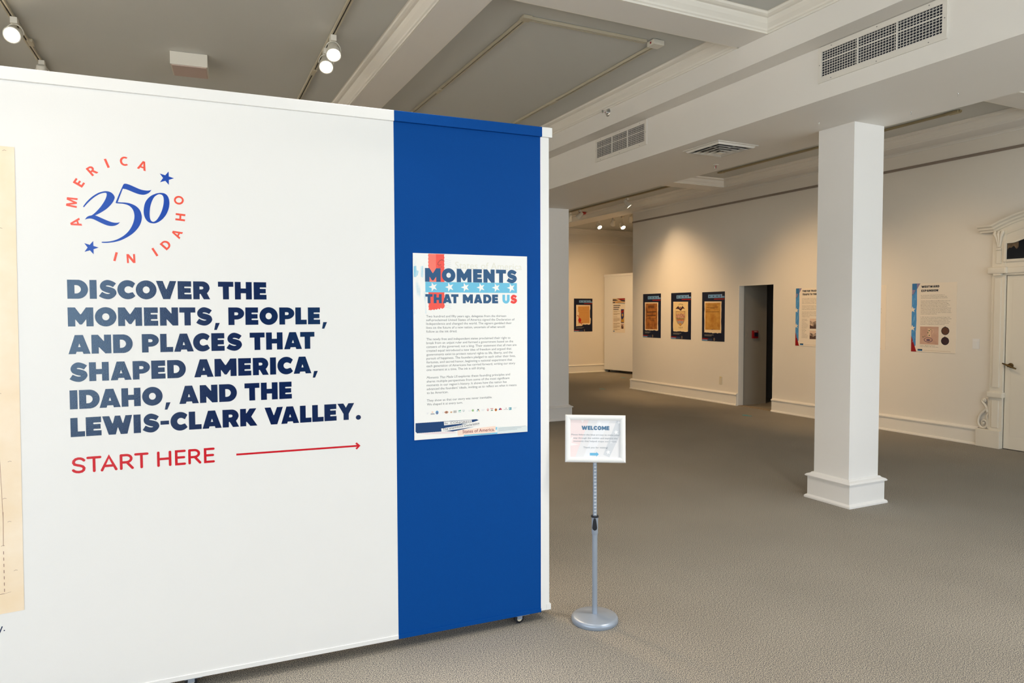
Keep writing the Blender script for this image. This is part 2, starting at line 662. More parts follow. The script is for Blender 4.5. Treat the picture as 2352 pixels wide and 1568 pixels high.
# ------------------------------------------------------------------ heavy geometric capitals (unit cap height, x as a share of the width)
def heavy(ch):
    if ch == 'I':
        return 0.37, [rect(0, 0, 1, 1)]
    if ch == 'E':
        return 0.76, [[(0, 0), (1, 0), (1, .275), (.52, .275), (.49, .285), (.475, .315), (.49, .35), (.52, .36), (.95, .36), (.95, .615), (.52, .615), (.49, .625), (.475, .66), (.49, .69), (.52, .70), (.99, .70), (.99, 1), (0, 1)]]
    if ch == 'F':
        return 0.72, [[(0, 0), (.48, 0), (.48, .34), (.93, .34), (.93, .6), (.50, .6), (.475, .65), (.50, .71), (1, .71), (1, 1), (0, 1)]]
    if ch == 'L':
        return 0.70, [[(0, 0), (1, 0), (1, .275), (.5, .275), (.5, 1), (0, 1)]]
    if ch == 'T':
        return 0.86, [[(.31, 0), (.70, 0), (.70, .715), (1, .715), (1, 1), (0, 1), (0, .715), (.31, .715)]]
    if ch == 'H':
        return 0.95, [[(0, 0), (.35, 0), (.35, .355), (.65, .355), (.65, 0), (1, 0), (1, 1), (.65, 1), (.65, .63), (.35, .63), (.35, 1), (0, 1)]]
    if ch == 'M':
        return 1.25, [[(0, 0), (.285, 0), (.285, .355), (.30, .36), (.445, .115), (.47, .10), (.53, .10), (.555, .115), (.70, .36), (.72, .355), (.72, 0), (1, 0), (1, 1), (.715, 1), (.52, .645), (.48, .645), (.285, 1), (0, 1)]]
    if ch == 'N':
        return 1.0, [[(0, 0), (.36, 0), (.36, .335), (.385, .335), (.69, 0), (1, 0), (1, 1), (.64, 1), (.64, .67), (.615, .67), (.335, 1), (0, 1)]]
    if ch == 'D':
        return 1.06, [[(0, 0)] + arc(.50, .5, .5, .5, -90, 90, 24) + [(0, 1)],
                      [(.345, .28), (.345, .72)] + arc(.42, .5, .235, .22, 90, -90, 18)]
    if ch == 'O':
        return 1.10, [arc(.5, .5, .5, .515, 0, 360, 48)[:-1], arc(.5, .5, .168, .187, 0, 360, 32)[:-1]]
    if ch == 'C':
        return 1.0, [arc(.565, .5, .565, .515, 41, 319, 40) + [(.845, .37), (.82, .362)] + arc(.605, .5, .215, .187, 300, 60, 22) + [(.82, .61), (.845, .60)]]
    if ch == 'S':
        p = [(.98, .833), (.805, .935), (.545, 1.01), (.34, .985), (.17, .88), (.08, .74), (.08, .595), (.155, .476), (.31, .385), (.49, .326), (.60, .305), (.615, .28), (.49, .262), (.34, .30), (.18, .374), (0, .143), (.18, .048), (.415, -.012), (.65, .0), (.857, .107), (.974, .25), (.987, .37), (.91, .51), (.753, .595), (.545, .65), (.425, .675), (.41, .70), (.494, .722), (.65, .695), (.805, .63)]
        return 0.96, [spline(p, (0, 14, 15, 29), 4)]
    if ch == 'V':
        return 1.12, [[(0, 1), (.33, 1), (.485, .55), (.515, .55), (.675, 1), (1, 1), (.68, 0), (.335, 0)]]
    if ch == 'A':
        return 1.13, [[(0, 0), (.33, 0), (.365, .115), (.64, .115), (.675, 0), (1, 0), (.67, 1), (.30, 1)], [(.44, .365), (.485, .525), (.51, .525), (.556, .365)]]
    if ch == 'R':
        return 0.97, [[(0, 0), (.375, 0), (.375, .28), (.39, .30), (.43, .30), (.62, 0), (1, 0), (.815, .345), (.90, .43)] + arc(.55, .63, .43, .37, -10, 90, 14) + [(0, 1)],
                      [(.375, .555), (.375, .715)] + arc(.5, .635, .105, .08, 90, -90, 8)]
    if ch == 'P':
        return 0.93, [[(0, 0), (.38, 0), (.38, .31)] + arc(.50, .655, .5, .345, -90, 90, 20) + [(0, 1)],
                      [(.38, .555), (.38, .72)] + arc(.52, .637, .105, .083, 90, -90, 8)]
    if ch == 'W':
        return 1.62, [[(0, 1), (.235, 1), (.33, .60), (.35, .60), (.42, 1), (.60, 1), (.675, .60), (.695, .60), (.775, 1), (1, 1), (.83, 0), (.605, 0), (.52, .36), (.505, .36), (.44, 0), (.205, 0)]]
    if ch == 'K':
        return 1.0, [[(0, 0), (.345, 0), (.345, .245), (.38, .245), (.585, 0), (1, 0), (.645, .53), (.955, 1), (.555, 1), (.375, .745), (.345, .745), (.345, 1), (0, 1)]]
    if ch == 'Y':
        return 1.0, [[(0, 1), (.355, 1), (.5, .745), (.65, 1), (1, 1), (.665, .37), (.665, 0), (.355, 0), (.355, .37)]]
    if ch == 'U':
        return 0.9, [[(0, 1), (0, .42)] + arc(.5, .42, .5, .435, 180, 360, 20) + [(1, 1), (.635, 1), (.635, .45)] + arc(.5, .44, .135, .15, 0, -180, 10) + [(.365, 1)]]
    if ch == 'X':
        return 1.02, [[(0, 0), (.37, 0), (.5, .26), (.63, 0), (1, 0), (.69, .51), (.98, 1), (.62, 1), (.5, .76), (.38, 1), (.02, 1), (.31, .51)]]
    if ch == ',':
        return 0.34, [[(0, -.27), (.45, -.27), (1, .125), (.26, .125)]]
    if ch == '.':
        return 0.3, [arc(.5, .11, .5, .145, 0, 360, 24)[:-1]]
    if ch == ':':
        return 0.28, [arc(.5, .15, .5, .14, 0, 360, 16)[:-1], arc(.5, .65, .5, .14, 0, 360, 16)[:-1]]
    if ch == '-':
        return 0.45, [rect(0, .37, 1, .58)]
    raise KeyError(ch)

def heavy_fit(chars, us, base, h):
    out = []
    for i, ch in enumerate(chars):
        a, b = us[2 * i], us[2 * i + 1]
        for c in heavy(ch)[1]:
            out.append([(a + x * (b - a), base + y * h) for x, y in c])
    return out

def heavy_line(s, x0, x1, base, h, gap=0.085, space=0.34, qx=None):
    w = 0
    lay = []
    for ch in s:
        if ch == ' ':
            w += space - gap
            continue
        k = heavy(ch)[0]
        lay.append((ch, w, w + k))
        w += k + gap
    w -= gap
    q = (x1 - x0) / w if x1 is not None else (qx or h)
    out = []
    for ch, a, b in lay:
        for c in heavy(ch)[1]:
            out.append([(x0 + (a + x * (b - a)) * q, base + y * h) for x, y in c])
    return out

def bold(ch):
    if ch == 'A':
        return [[(0, 0), (.25, 0), (.32, .21), (.68, .21), (.75, 0), (1, 0), (.63, 1), (.37, 1)], [(.385, .38), (.5, .76), (.615, .38)]]
    if ch == 'M':
        return [[(0, 0), (.19, 0), (.22, .66), (.42, .02), (.58, .02), (.78, .66), (.81, 0), (1, 0), (.94, 1), (.70, 1), (.5, .36), (.30, 1), (.06, 1)]]
    if ch == 'N':
        return [[(0, 0), (.23, 0), (.23, .62), (.73, 0), (1, 0), (1, 1), (.77, 1), (.77, .38), (.27, 1), (0, 1)]]
    if ch == 'E':
        return [[(0, 0), (1, 0), (1, .19), (.38, .19), (.38, .415), (.92, .415), (.92, .60), (.38, .60), (.38, .81), (1, .81), (1, 1), (0, 1)]]
    if ch == 'R':
        return [[(0, 0), (.28, 0), (.28, .37), (.42, .37), (.68, 0), (1, 0), (.70, .42)] + arc(.46, .70, .44, .30, -48, 90, 14) + [(0, 1)], [(.28, .55), (.28, .82)] + arc(.44, .685, .18, .135, 90, -90, 8)]
    if ch == 'I':
        return [rect(.0, 0, 1, 1)]
    if ch == 'C':
        return [arc(.60, .5, .60, .51, 50, 310, 30) + arc(.62, .5, .35, .32, 302, 58, 20)]
    if ch == 'D':
        return [[(0, 0)] + arc(.42, .5, .58, .5, -90, 90, 20) + [(0, 1)], [(.27, .19), (.27, .81)] + arc(.42, .5, .31, .31, 90, -90, 14)]
    if ch == 'H':
        return [[(0, 0), (.27, 0), (.27, .41), (.73, .41), (.73, 0), (1, 0), (1, 1), (.73, 1), (.73, .60), (.27, .60), (.27, 1), (0, 1)]]
    return [arc(.5, .5, .5, .51, 0, 360, 36)[:-1], arc(.5, .5, .29, .32, 0, 360, 28)[:-1]]

# ---- stroke letters: each stroke becomes an outline
def stroke(pts, w, rnd=True, nseg=8):
    pts = [Vector((p[0], p[1])) for p in pts]
    L, Rr = [], []
    n = len(pts)
    for i, p in enumerate(pts):
        a = (p - pts[i - 1]).normalized() if i else None
        b = (pts[i + 1] - p).normalized() if i < n - 1 else None
        if a is None:
            t = b
            k = 1
        elif b is None:
            t = a
            k = 1
        else:
            t = (a + b)
            t = t.normalized() if t.length > 1e-6 else a
            k = min(1.7, 1 / max(0.3, t.dot(a)))
        nv = Vector((-t.y, t.x)) * (w / 2) * k
        L.append(p + nv)
        Rr.append(p - nv)
    out = list(L)
    if rnd:
        d = (pts[-1] - pts[-2]).normalized()
        a0 = math.atan2(d.x, -d.y)
        ang = math.atan2(d.y, d.x)
        out += [pts[-1] + Vector((cos(ang + pi / 2 - pi * k / nseg), sin(ang + pi / 2 - pi * k / nseg))) * w / 2 for k in range(1, nseg)]
    out += list(reversed(Rr))
    if rnd:
        d = (pts[0] - pts[1]).normalized()
        ang = math.atan2(d.y, d.x)
        out += [pts[0] + Vector((cos(ang + pi / 2 - pi * k / nseg), sin(ang + pi / 2 - pi * k / nseg))) * w / 2 for k in range(1, nseg)]
    return [(q.x, q.y) for q in out]

def skel(ch):
    """strokes in a unit box (x 0..1 of letter width, y 0..1)"""
    if ch == 'S':
        p = [(.97, .84), (.85, .93), (.66, .99), (.45, 1.0), (.22, .95), (.06, .84), (.03, .70), (.12, .58), (.35, .515), (.62, .465), (.86, .39), (.97, .27), (.93, .13), (.77, .03), (.52, 0), (.28, .02), (.1, .08), (.0, .15)]
        return [p]
    if ch == 'T':
        return [[(0, 1), (1, 1)], [(.5, 1), (.5, 0)]]
    if ch == 'A':
        return [[(0, 0), (.5, 1), (1, 0)], [(.17, .30), (.83, .30)]]
    if ch == 'R':
        return [[(0, 0), (0, 1)], [(0, 1), (.46, 1)] + arc(.46, .73, .44, .27, 75, -75, 10) + [(.46, .46), (0, .46)], [(.5, .46), (1, 0)]]
    if ch == 'H':
        return [[(0, 0), (0, 1)], [(1, 0), (1, 1)], [(0, .5), (1, .5)]]
    if ch == 'E':
        return [[(1, 1), (0, 1), (0, 0), (1, 0)], [(0, .51), (.92, .51)]]
    if ch == 'M':
        return [[(.0, 0), (.07, 1), (.5, .22), (.93, 1), (1, 0)]]
    if ch == 'N':
        return [[(0, 0), (0, 1), (1, 0), (1, 1)]]
    if ch == 'I':
        return [[(.5, 0), (.5, 1)]]
    if ch == 'C':
        return [arc(.62, .5, .62, .5, 52, 308, 20)]
    if ch == 'D':
        return [[(.4, 0), (0, 0), (0, 1), (.4, 1)] + arc(.42, .5, .58, .5, 80, -80, 14) + [(.4, 0)]]
    if ch == 'O':
        return [arc(.5, .5, .5, .5, 90, 450, 32)]
    raise KeyError(ch)

def strokes_mesh(name, sts, z, m, parent, label=None):
    """each stroke filled by itself; overlaps lie in one plane"""
    vs, fs = [], []
    for i_, c in enumerate(sts):
        me = fill([c], z + (i_ % 3) * .00008)
        k = len(vs)
        vs += [tuple(v.co) for v in me.vertices]
        fs += [[k + i for i in p.vertices] for p in me.polygons]
        bpy.data.meshes.remove(me)
    me = bpy.data.meshes.new(name)
    me.from_pydata(vs, [], fs)
    me.update()
    if sum(p.normal.z for p in me.polygons) < 0:
        me.flip_normals()
    me.materials.append(m)
    o = bpy.data.objects.new(name, me)
    COL.objects.link(o)
    o.parent = parent
    if label:
        o['label'] = label
    return o

# ================================================================== THE ROOM
XW, YF, ZC, ZB = 8.562, 15.7, 3.74, 3.625
XL = -5.0
XR = 12.5
# floor
struct('floor', MB().box((XL - .2, WY - .3, -0.1), (XR + .2, YF + .3, 0)), M_CARPET, 'speckled beige and grey loop carpet')
# ceiling
struct('ceiling', MB().box((XL - .2, WY - .2, ZC), (XR + .2, YF + .2, ZC + .15)), M_CEIL, 'grey green coffered ceiling')
# left wall, far wall
struct('wall_left', MB().box((XL - .15, 2.4, 0), (XL, YF, ZC)).box((XL - .15, WY, 0), (XL, -1.9, ZC)).box((XL - .15, -1.9, 0), (XL, 2.4, .3)).box((XL - .15, -1.9, 3.4), (XL, 2.4, ZC)), M_WALL)
f = MB()
f.box((XL - .12, -1.9, .3), (XL + .01, -1.85, 3.4)).box((XL - .12, 2.35, .3), (XL + .01, 2.4, 3.4)).box((XL - .12, -1.85, .3), (XL + .01, 2.35, .35)).box((XL - .12, -1.85, 3.35), (XL + .01, 2.35, 3.4))
wl_ = struct('window_4', f, M_TRIM)  # unseen window added to fill fascia and column from the left
MB().box((XL - .07, -1.85, .35), (XL - .062, 2.35, 3.35)).build('window_pane', M_GLASS, wl_)
struct('wall_far', MB().box((XL, YF, 0), (XR, YF + .15, ZC)), M_WALL, 'cream wall at the far end of the room')
struct('wall_side', MB().box((XR, 9.6, 0), (XR + .15, YF, ZC)), M_WALL)
# right wall with the doorway and the ornate door
DY0, DY1, DZ = 8.14, 8.905, 2.025
w = MB()
w.box((XW, DY1, 0), (XW + .10, 11.9, ZC))
w.box((XW, DY0, DZ), (XW + .10, DY1, ZC))
w.box((XW, 4.74, 0), (XW + .10, DY0, ZC))
w.box((XW, 3.76, 2.40), (XW + .10, 4.74, ZC))
w.box((XW + .065, 3.76, 0), (XW + .10, 4.74, 2.40))
w.box((XW, WY, 0), (XW + .10, 3.76, ZC))
w.box((XW + .10, 11.72, 0), (XR, 11.9, ZC))
struct('wall_right', w, M_WALL, 'long cream wall on the right hung with posters')
# corridor behind the doorway
c = MB()
c.box((XW + .10, 8.92, 0), (9.22, 11.0, 2.6))
c.box((9.22, 10.9, 0), (10.0, 11.0, 2.6))
c.box((XW + .10, 7.6, 0), (10.0, 7.7, 2.6))
c.box((XW + .10, 7.6, 2.6), (10.0, 11.0, 2.7))
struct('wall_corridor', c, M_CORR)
c = MB()
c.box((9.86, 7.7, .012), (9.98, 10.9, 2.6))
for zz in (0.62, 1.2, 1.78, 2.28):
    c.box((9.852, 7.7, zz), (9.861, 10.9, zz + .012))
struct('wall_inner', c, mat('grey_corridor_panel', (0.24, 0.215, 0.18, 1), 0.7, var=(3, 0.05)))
# shop front behind the camera
w = MB()
w.box((XL, WY - .12, 0), (XW, WY, 0.30))
w.box((XL, WY - .12, 3.40), (XW, WY, ZC))
ed = [XL] + [v for q in WINS for v in q[:2]] + [XW]
for i in range(0, len(ed), 2):
    if abs(ed[i] + .75) < .01:
        w.box((ed[i], WY - .12, .30), (.92, WY, 3.40)).box((1.74, WY - .12, .30), (ed[i + 1], WY, 3.40)).box((.92, WY - .12, .30), (1.74, WY, .98)).box((.92, WY - .12, 2.25), (1.74, WY, 3.40))
        continue
    w.box((ed[i], WY - .12, .30), (ed[i + 1], WY, 3.40))
struct('wall_back', w, M_WALL)
d = struct('door_2', MB().bevbox((-0.62, WY, 0.01), (0.58, WY + .05, 3.0), .01).bevbox((0.62, WY, 0.01), (1.86, WY + .05, .98), .01).bevbox((0.62, WY, .98), (.92, WY + .05, 3.0), .01).bevbox((1.74, WY, .98), (1.86, WY + .05, 3.0), .01).bevbox((.92, WY, 2.25), (1.74, WY + .05, 3.0), .01), M_DOORW)
MB().box((.92, WY + .02, .98), (1.74, WY + .028, 2.25)).build('door_pane', M_TEALG, d)
MB().tube([(0.48, WY + .05, .95), (0.48, WY + .10, .95), (0.48, WY + .10, 1.25), (0.48, WY + .05, 1.25)], .012).build('door_handle', M_BRASS, d)
for i, (x0, x1, z0, z1) in enumerate(WINS):
    f = MB()
    t = .05
    f.box((x0, WY - .12, z0), (x0 + t, WY + .01, z1))
    f.box((x1 - t, WY - .12, z0), (x1, WY + .01, z1))
    f.box((x0 + t, WY - .12, z0), (x1 - t, WY + .01, z0 + t))
    f.box((x0 + t, WY - .12, z1 - t), (x1 - t, WY + .01, z1))
    wo = struct('window_%d' % (i + 1), f, M_TRIM)
    MB().box((x0 + t, WY - .07, z0 + t), (x1 - t, WY - .062, z1 - t)).build('window_pane', M_GLASS, wo)

# ---- beams
def beam(mb, name='beam', m=M_BEAM, label=None):
    return struct(name, mb, m, label)

Y0, Y1 = WY, YF
beam(MB().box((4.19, Y0, 3.083), (5.27, 11.9, ZC - .01)), 'beam', M_BEAM, 'deep boxed beam carried by the square column')
beam(MB().box((4.0075, Y0, 3.454), (4.195, Y1, ZC - .01)).box((4.195, 11.9, 3.454), (5.27, Y1, ZC - .01)))
beam(MB().box((1.635, Y0, ZB), (1.925, Y1, ZC - .005)), 'beam', M_BEAM, 'plaster ceiling beam left of the grey green coffer')
beam(MB().box((-1.72, Y0, ZB), (-1.43, Y1, ZC - .005)))
beam(MB().box((8.235, Y0, ZB), (XW + .10, Y1, ZC - .005)))
XS = [(-4.99, -1.43), (-1.43, 1.64), (1.92, 4.01), (5.26, 8.24)]
for (a, b) in XS:
    for (y0, y1) in ((-1.14, -.86), (3.905, 4.19), (8.92, 9.21), (13.9, 14.2)):
        beam(MB().box((a, y0, ZB + .001), (b, y1, ZC - .006)))

CROWN = [(0, .001), (.012, .001), (.014, .012), (.024, .018), (.028, .03), (.05, .055), (.062, .075), (.066, .086), (.084, .090), (.10, .098), (.105, .112), (.115, .115), (.115, .124), (0, .124)]
ncrown = [0]

def crown(run, zb=ZB, sc=(1, 1), m=M_TRIM):
    """run: (axis, fixed coordinate, outward sign, from, to)"""
    mb = MB()
    for ax, c0, sg, a, b in run:
        prof = [(c0 + sg * p * sc[0], min(zb + q * sc[1], ZC - .002)) for p, q in CROWN]
        mb.prism(prof, ax, a, b)
    ncrown[0] += 1
    return struct('trim_%d' % ncrown[0], mb, m)

def coffer(x0, x1, y0, y1, right=None):
    run = [('y', x0, 1, y0, y1)]
    if right is None:
        run.append(('y', x1, -1, y0, y1))
    run += [('x', y0, 1, x0, x1), ('x', y1, -1, x0, x1)]
    return crown(run)

YS = [(WY, -1.14), (-.86, 3.905), (4.19, 8.92), (9.21, 13.9), (14.2, YF)]
for (xa, xb) in ((-1.43, 1.635), (1.925, 4.0075)):
    for (ya, yb) in YS[1:4]:
        coffer(xa, xb, ya, yb)
for (ya, yb) in YS[1:]:
    crown([('y', 5.27, 1, ya, yb), ('y', 8.235, -1, ya, yb), ('x', ya, 1, 5.27, 8.235), ('x', yb, -1, 5.27, 8.235)], sc=(1.35, 1))
# moulding where the fascia meets the plaster beams
# small cove along the top of the right wall and the far walls
def cove(mb, ax, c0, sg, a, b, z=3.60):
    mb.prism([(c0, z), (c0 + sg * .012, z), (c0 + sg * .02, z + .012), (c0 + sg * .045, z + .022), (c0 + sg * .055, z + .03), (c0, z + .03)], ax, a, b)
mb = MB()
cove(mb, 'y', XW, -1, WY, 11.9)
struct('trim_40', mb, M_TRIM)
crown([('x', YF, -1, XL, XR)], zb=3.60, sc=(1.5, 1.1))
crown([('x', 11.9, 1, XW + .1, XR)])
# picture rails
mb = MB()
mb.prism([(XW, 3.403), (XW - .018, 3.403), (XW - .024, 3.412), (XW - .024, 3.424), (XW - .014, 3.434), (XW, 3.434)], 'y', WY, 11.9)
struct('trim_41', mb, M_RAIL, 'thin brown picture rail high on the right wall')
mb = MB()
mb.prism([(YF, 3.365), (YF - .02, 3.365), (YF - .028, 3.38), (YF - .02, 3.40), (YF, 3.40)], 'x', XL, XR)
struct('trim_42', mb, M_TRIM)
# baseboards: tall board, capped, with a shoe
BPROF = [(0, 0), (.046, 0), (.046, .012), (.040, .022), (.028, .028), (.028, .175), (.042, .178), (.044, .190), (.034, .198), (.016, .205), (.010, .213), (0, .213)]

def baseboard(name, runs):
    mb = MB()
    for ax, c0, sg, a, b in runs:
        mb.prism([(c0 + sg * p, q) for p, q in BPROF], ax, a, b)
    return struct(name, mb, M_TRIM)

baseboard('baseboard_right', [('y', XW, -1, DY1, 11.9 + .04), ('y', XW, -1, 4.985, DY0), ('y', XW, -1, WY, 3.50)])
baseboard('baseboard_end', [('x', 11.9, 1, XW - .04, XR)])
baseboard('baseboard_far', [('x', YF, -1, XL, XR)])
baseboard('baseboard_left', [('y', XL, 1, WY, YF)])
# doorway lining
mb = MB()
mb.box((XW - .001, DY1 - .012, 0), (XW + .11, DY1, DZ))
mb.box((XW - .001, DY0, 0), (XW + .11, DY0 + .012, DZ))
mb.box((XW - .001, DY0 + .012, DZ - .012), (XW + .11, DY1 - .012, DZ))
struct('trim_43', mb, M_TRIM)
mb = MB()
mb.box((XW + .0, DY0 + .012, .0005), (XW + .10, DY1 - .012, .008))
struct('trim_44', mb, mat('tan_threshold', (0.32, 0.25, 0.17, 1), 0.6))

# ---- columns
def column(x0, x1, y0, y1, label):
    e = 0.055
    r = empty('column', ((x0 + x1) / 2, (y0 + y1) / 2, 0), label, None, None, 'structure')
    cx, cy = (x0 + x1) / 2, (y0 + y1) / 2
    s = MB()
    s.box((x0 - cx, y0 - cy, .17), (x1 - cx, y1 - cy, 3.084))
    s.build('shaft', M_COL, r)
    hx, hy = (x1 - x0) / 2, (y1 - y0) / 2
    p = MB()
    rings = []
    for ofs, z in ((.055, 0), (.055, .014), (.049, .022), (.038, .028), (.036, .03), (.036, .182), (.05, .184), (.052, .193), (.042, .203), (.02, .212), (.012, .222), (0.001, .222)):
        rings.append([(-hx - ofs, -hy - ofs, z), (hx + ofs, -hy - ofs, z), (hx + ofs, hy + ofs, z), (-hx - ofs, hy + ofs, z)])
    p.loft(rings, True, True)
    p.build('plinth', M_COL, r)
    return r

column(4.895, 5.245, 3.85, 4.19, 'square white column in the right half of the room')
column(4.895, 5.25, 8.88, 9.22, 'square column beyond the end of the display wall')

# ================================================================== ORNATE DOOR
door = empty('door_1', (XW, 4.22, 0), 'white panelled door in an ornate cream casing', None, None, 'structure')
def L(mb, name, m=M_CASE, smooth=False, parent=door):
    # geometry given in wall coordinates: (d out of wall, y, z)
    for v in mb.bm.verts:
        d_, y_, z_ = v.co
        v.co = (-d_, y_ - 4.22, z_)
    return mb.build(name, m, parent, smooth)
dl = L(MB().bevbox((-.04, 3.731, .008), (.006, 4.709, 1.982), .003).bevbox((.004, 3.80, .16), (.008, 4.645, 1.93), .0015), 'door_leaf', M_CASE)
hp = MB()
hp.lathe([(.001, 0), (.028, 0), (.028, .008), (.012, .012), (.012, .05), (.018, .055), (.001, .06)], 20, Matrix.Translation((.007, 4.645, .963)) @ Matrix.Rotation(pi / 2, 4, 'Y'))
hp.tube([(.056, 4.71, .985), (.062, 4.68, .976), (.064, 4.645, .963), (.062, 4.60, .945), (.058, 4.565, .932)], [.008, .009, .012, .010, .008], 10)
for v in hp.bm.verts:
    pass
L(hp, 'door_handle', M_BRASS, True, dl)
for sg, ya, yb in ((1, 4.715, 4.86), (-1, 3.58, 3.725)):
    mid = (ya + yb) / 2
    pil = MB()
    pil.bevbox((0, ya, .2), (.035, yb, 2.0), .004)
    pil.bevbox((.03, ya + .035, .70), (.047, yb - .035, 1.96), .006)
    pil.bevbox((.03, ya + .035, .235), (.047, yb - .035, .55), .006)
    pil.bevbox((0, ya, 2.08), (.035, yb, 2.50), .004)
    pil.bevbox((.03, ya + .045, 2.12), (.045, yb - .045, 2.27), .005)
    L(pil, 'pilaster')
    L(MB().bevbox((0, min(ya, ya), 0), (.075, yb + (.12 if sg > 0 else 0), .205) if sg > 0 else (.075, yb, .205), .006) if sg > 0 else MB().bevbox((0, ya - .12, 0), (.075, yb, .205), .006), 'plinth_block')
    L(MB().bevbox((0, ya - .015, .585), (.07, yb + .015, .65), .012), 'waist_block')
    # console under the cornice
    con = MB()
    for q in (-.03, .0, .03):
        con.tube([(.045, mid + q * 1.3, 2.485), (.06, mid + q * 1.3, 2.46), (.052, mid + q * .8, 2.42), (.045, mid + q * .5, 2.36), (.04, mid + q * .3, 2.31)], [.018, .02, .015, .012, .008], 10)
    con.bevbox((.03, mid - .03, 2.275), (.055, mid + .03, 2.30), .006)
    L(con, 'console', M_CASE, True)
    # carved scroll bracket beside the pilaster foot
    yo = yb if sg > 0 else ya
    sc = MB()
    def band(pts, r0, r1, d_=.022):
        q = opencurve([(p[0], p[1]) for p in pts], 5)
        n_ = len(q)
        sc.tube([(d_, yo + sg * a, b) for a, b in q], [r0 + (r1 - r0) * k / (n_ - 1) for k in range(n_)], 10)
    band([(.020, .452), (.048, .425), (.085, .385), (.112, .335), (.120, .285), (.108, .240), (.075, .216), (.040, .226), (.022, .258), (.030, .292), (.058, .304), (.080, .288), (.078, .262), (.060, .255)], .017, .009)
    band([(.020, .405), (.030, .450), (.052, .490), (.074, .512), (.080, .536), (.064, .556), (.044, .548), (.044, .528), (.058, .524)], .017, .009)
    band([(.008, .215), (.012, .300), (.024, .352), (.012, .400), (.009, .470), (.010, .570)], .013, .010, .02)
    sc.lathe([(.001, 0), (.014, 0), (.012, .010), (.001, .016)], 14, Matrix.Translation((.026, yo + sg * .061, .541)) @ Matrix.Rotation(pi / 2, 4, 'Y'))
    sc.lathe([(.001, 0), (.016, 0), (.013, .010), (.001, .016)], 14, Matrix.Translation((.026, yo + sg * .058, .272)) @ Matrix.Rotation(pi / 2, 4, 'Y'))
    L(sc, 'scroll_bracket', M_CASE, True)
    ear = MB()
    ear.bevbox((0, ya - .035, 2.005), (.085, yb + .035, 2.082), .02)
    ear.bevbox((0, ya + .03, 1.985), (.075, yb - .03, 2.01), .008)
    L(ear, 'corner_block')
# lintel band, transom panel, cornice with a segmental arch
YC = 4.22
lin = MB()
lin.bevbox((0, 3.72, 2.01), (.055, 4.72, 2.075), .006)
lin.bevbox((0, 3.72, 1.985), (.035, 4.72, 2.012), .004)
L(lin, 'lintel_band')
def archz(y, z0=2.50, rise=.145, half=.60):
    t = min(1, abs(y - YC) / half)
    return z0 + rise * (1 - t * t)
ys = [3.64 + (4.80 - 3.64) * i / 40 for i in range(41)]
fr = MB()
fr.loft([[(d_, y, z) for d_, z in ((0, 2.07), (.028, 2.07), (.028, archz(y)), (0, archz(y)))] for y in ys])
L(fr, 'transom_panel')
def archband(mb, prof, y0, y1, half, z0, rise, n=36):
    mb.loft([[(d_, y, zz + archz(y, z0, rise, half)) for d_, zz in prof] for y in [y0 + (y1 - y0) * i / n for i in range(n + 1)]])
cor = MB()
CP = [(0, -.05), (.045, -.05), (.05, -.03), (.075, -.02), (.08, .0), (.11, .012), (.115, .03), (0, .03)]
archband(cor, CP, 3.60, 4.84, .62, 2.535, .15)
for a, b in ((4.84, 5.0), (3.44, 3.60)):
    k = MB()
    cor.loft([[(d_, y, zz + 2.535) for d_, zz in CP] for y in (a, b)])
archband(cor, [(0, -.10), (.038, -.10), (.038, -.085), (0, -.085)], 3.66, 4.78, .56, 2.52, .12)
L(cor, 'arched_cornice')
def win_top(y):
    t = max(0, 1 - ((y - YC) / .40) ** 2)
    return 2.345 + .085 * t
wy = [3.735 + (4.705 - 3.735) * i / 30 for i in range(31)]
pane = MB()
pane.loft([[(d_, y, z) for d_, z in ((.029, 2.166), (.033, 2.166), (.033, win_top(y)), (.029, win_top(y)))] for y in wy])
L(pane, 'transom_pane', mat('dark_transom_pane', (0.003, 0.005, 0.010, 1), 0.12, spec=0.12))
# dark treetops seen in the pane
tr = MB()
for (yy, hh, ww) in ((4.66, .05, .045), (4.60, .10, .05), (4.53, .14, .06), (4.46, .16, .07), (4.36, .14, .08), (4.24, .17, .09)):
    tr.face([(.0335, yy + ww * 0.9 * cos(a), 2.166 + max(0, hh * (0.55 + .5 * sin(a)))) for a in [i * pi / 6 for i in range(12)]])
wf = MB()
for (ya, yb) in ((4.705, 4.735), (3.705, 3.735)):
    wf.bevbox((.02, ya, 2.136), (.05, yb, 2.372), .004)
wf.bevbox((.02, 3.735, 2.136), (.05, 4.705, 2.166), .004)
wf.loft([[(d_, y, z) for d_, z in ((.02, win_top(y)), (.05, win_top(y)), (.05, win_top(y) + .028), (.02, win_top(y) + .028))] for y in wy])
L(wf, 'transom_frame')
tr.bm.free()
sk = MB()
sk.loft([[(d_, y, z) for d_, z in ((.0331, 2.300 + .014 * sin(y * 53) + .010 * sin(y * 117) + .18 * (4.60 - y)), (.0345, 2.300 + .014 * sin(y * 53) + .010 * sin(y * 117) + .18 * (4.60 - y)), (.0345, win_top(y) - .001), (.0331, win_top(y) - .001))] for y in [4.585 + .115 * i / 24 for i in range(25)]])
L(sk, 'painted_reflection', aged('painted_dusk_reflection', srgb(70, 56, 40), srgb(120, 98, 72), 20))  # brown reflection painted as a thin strip over the dark pane

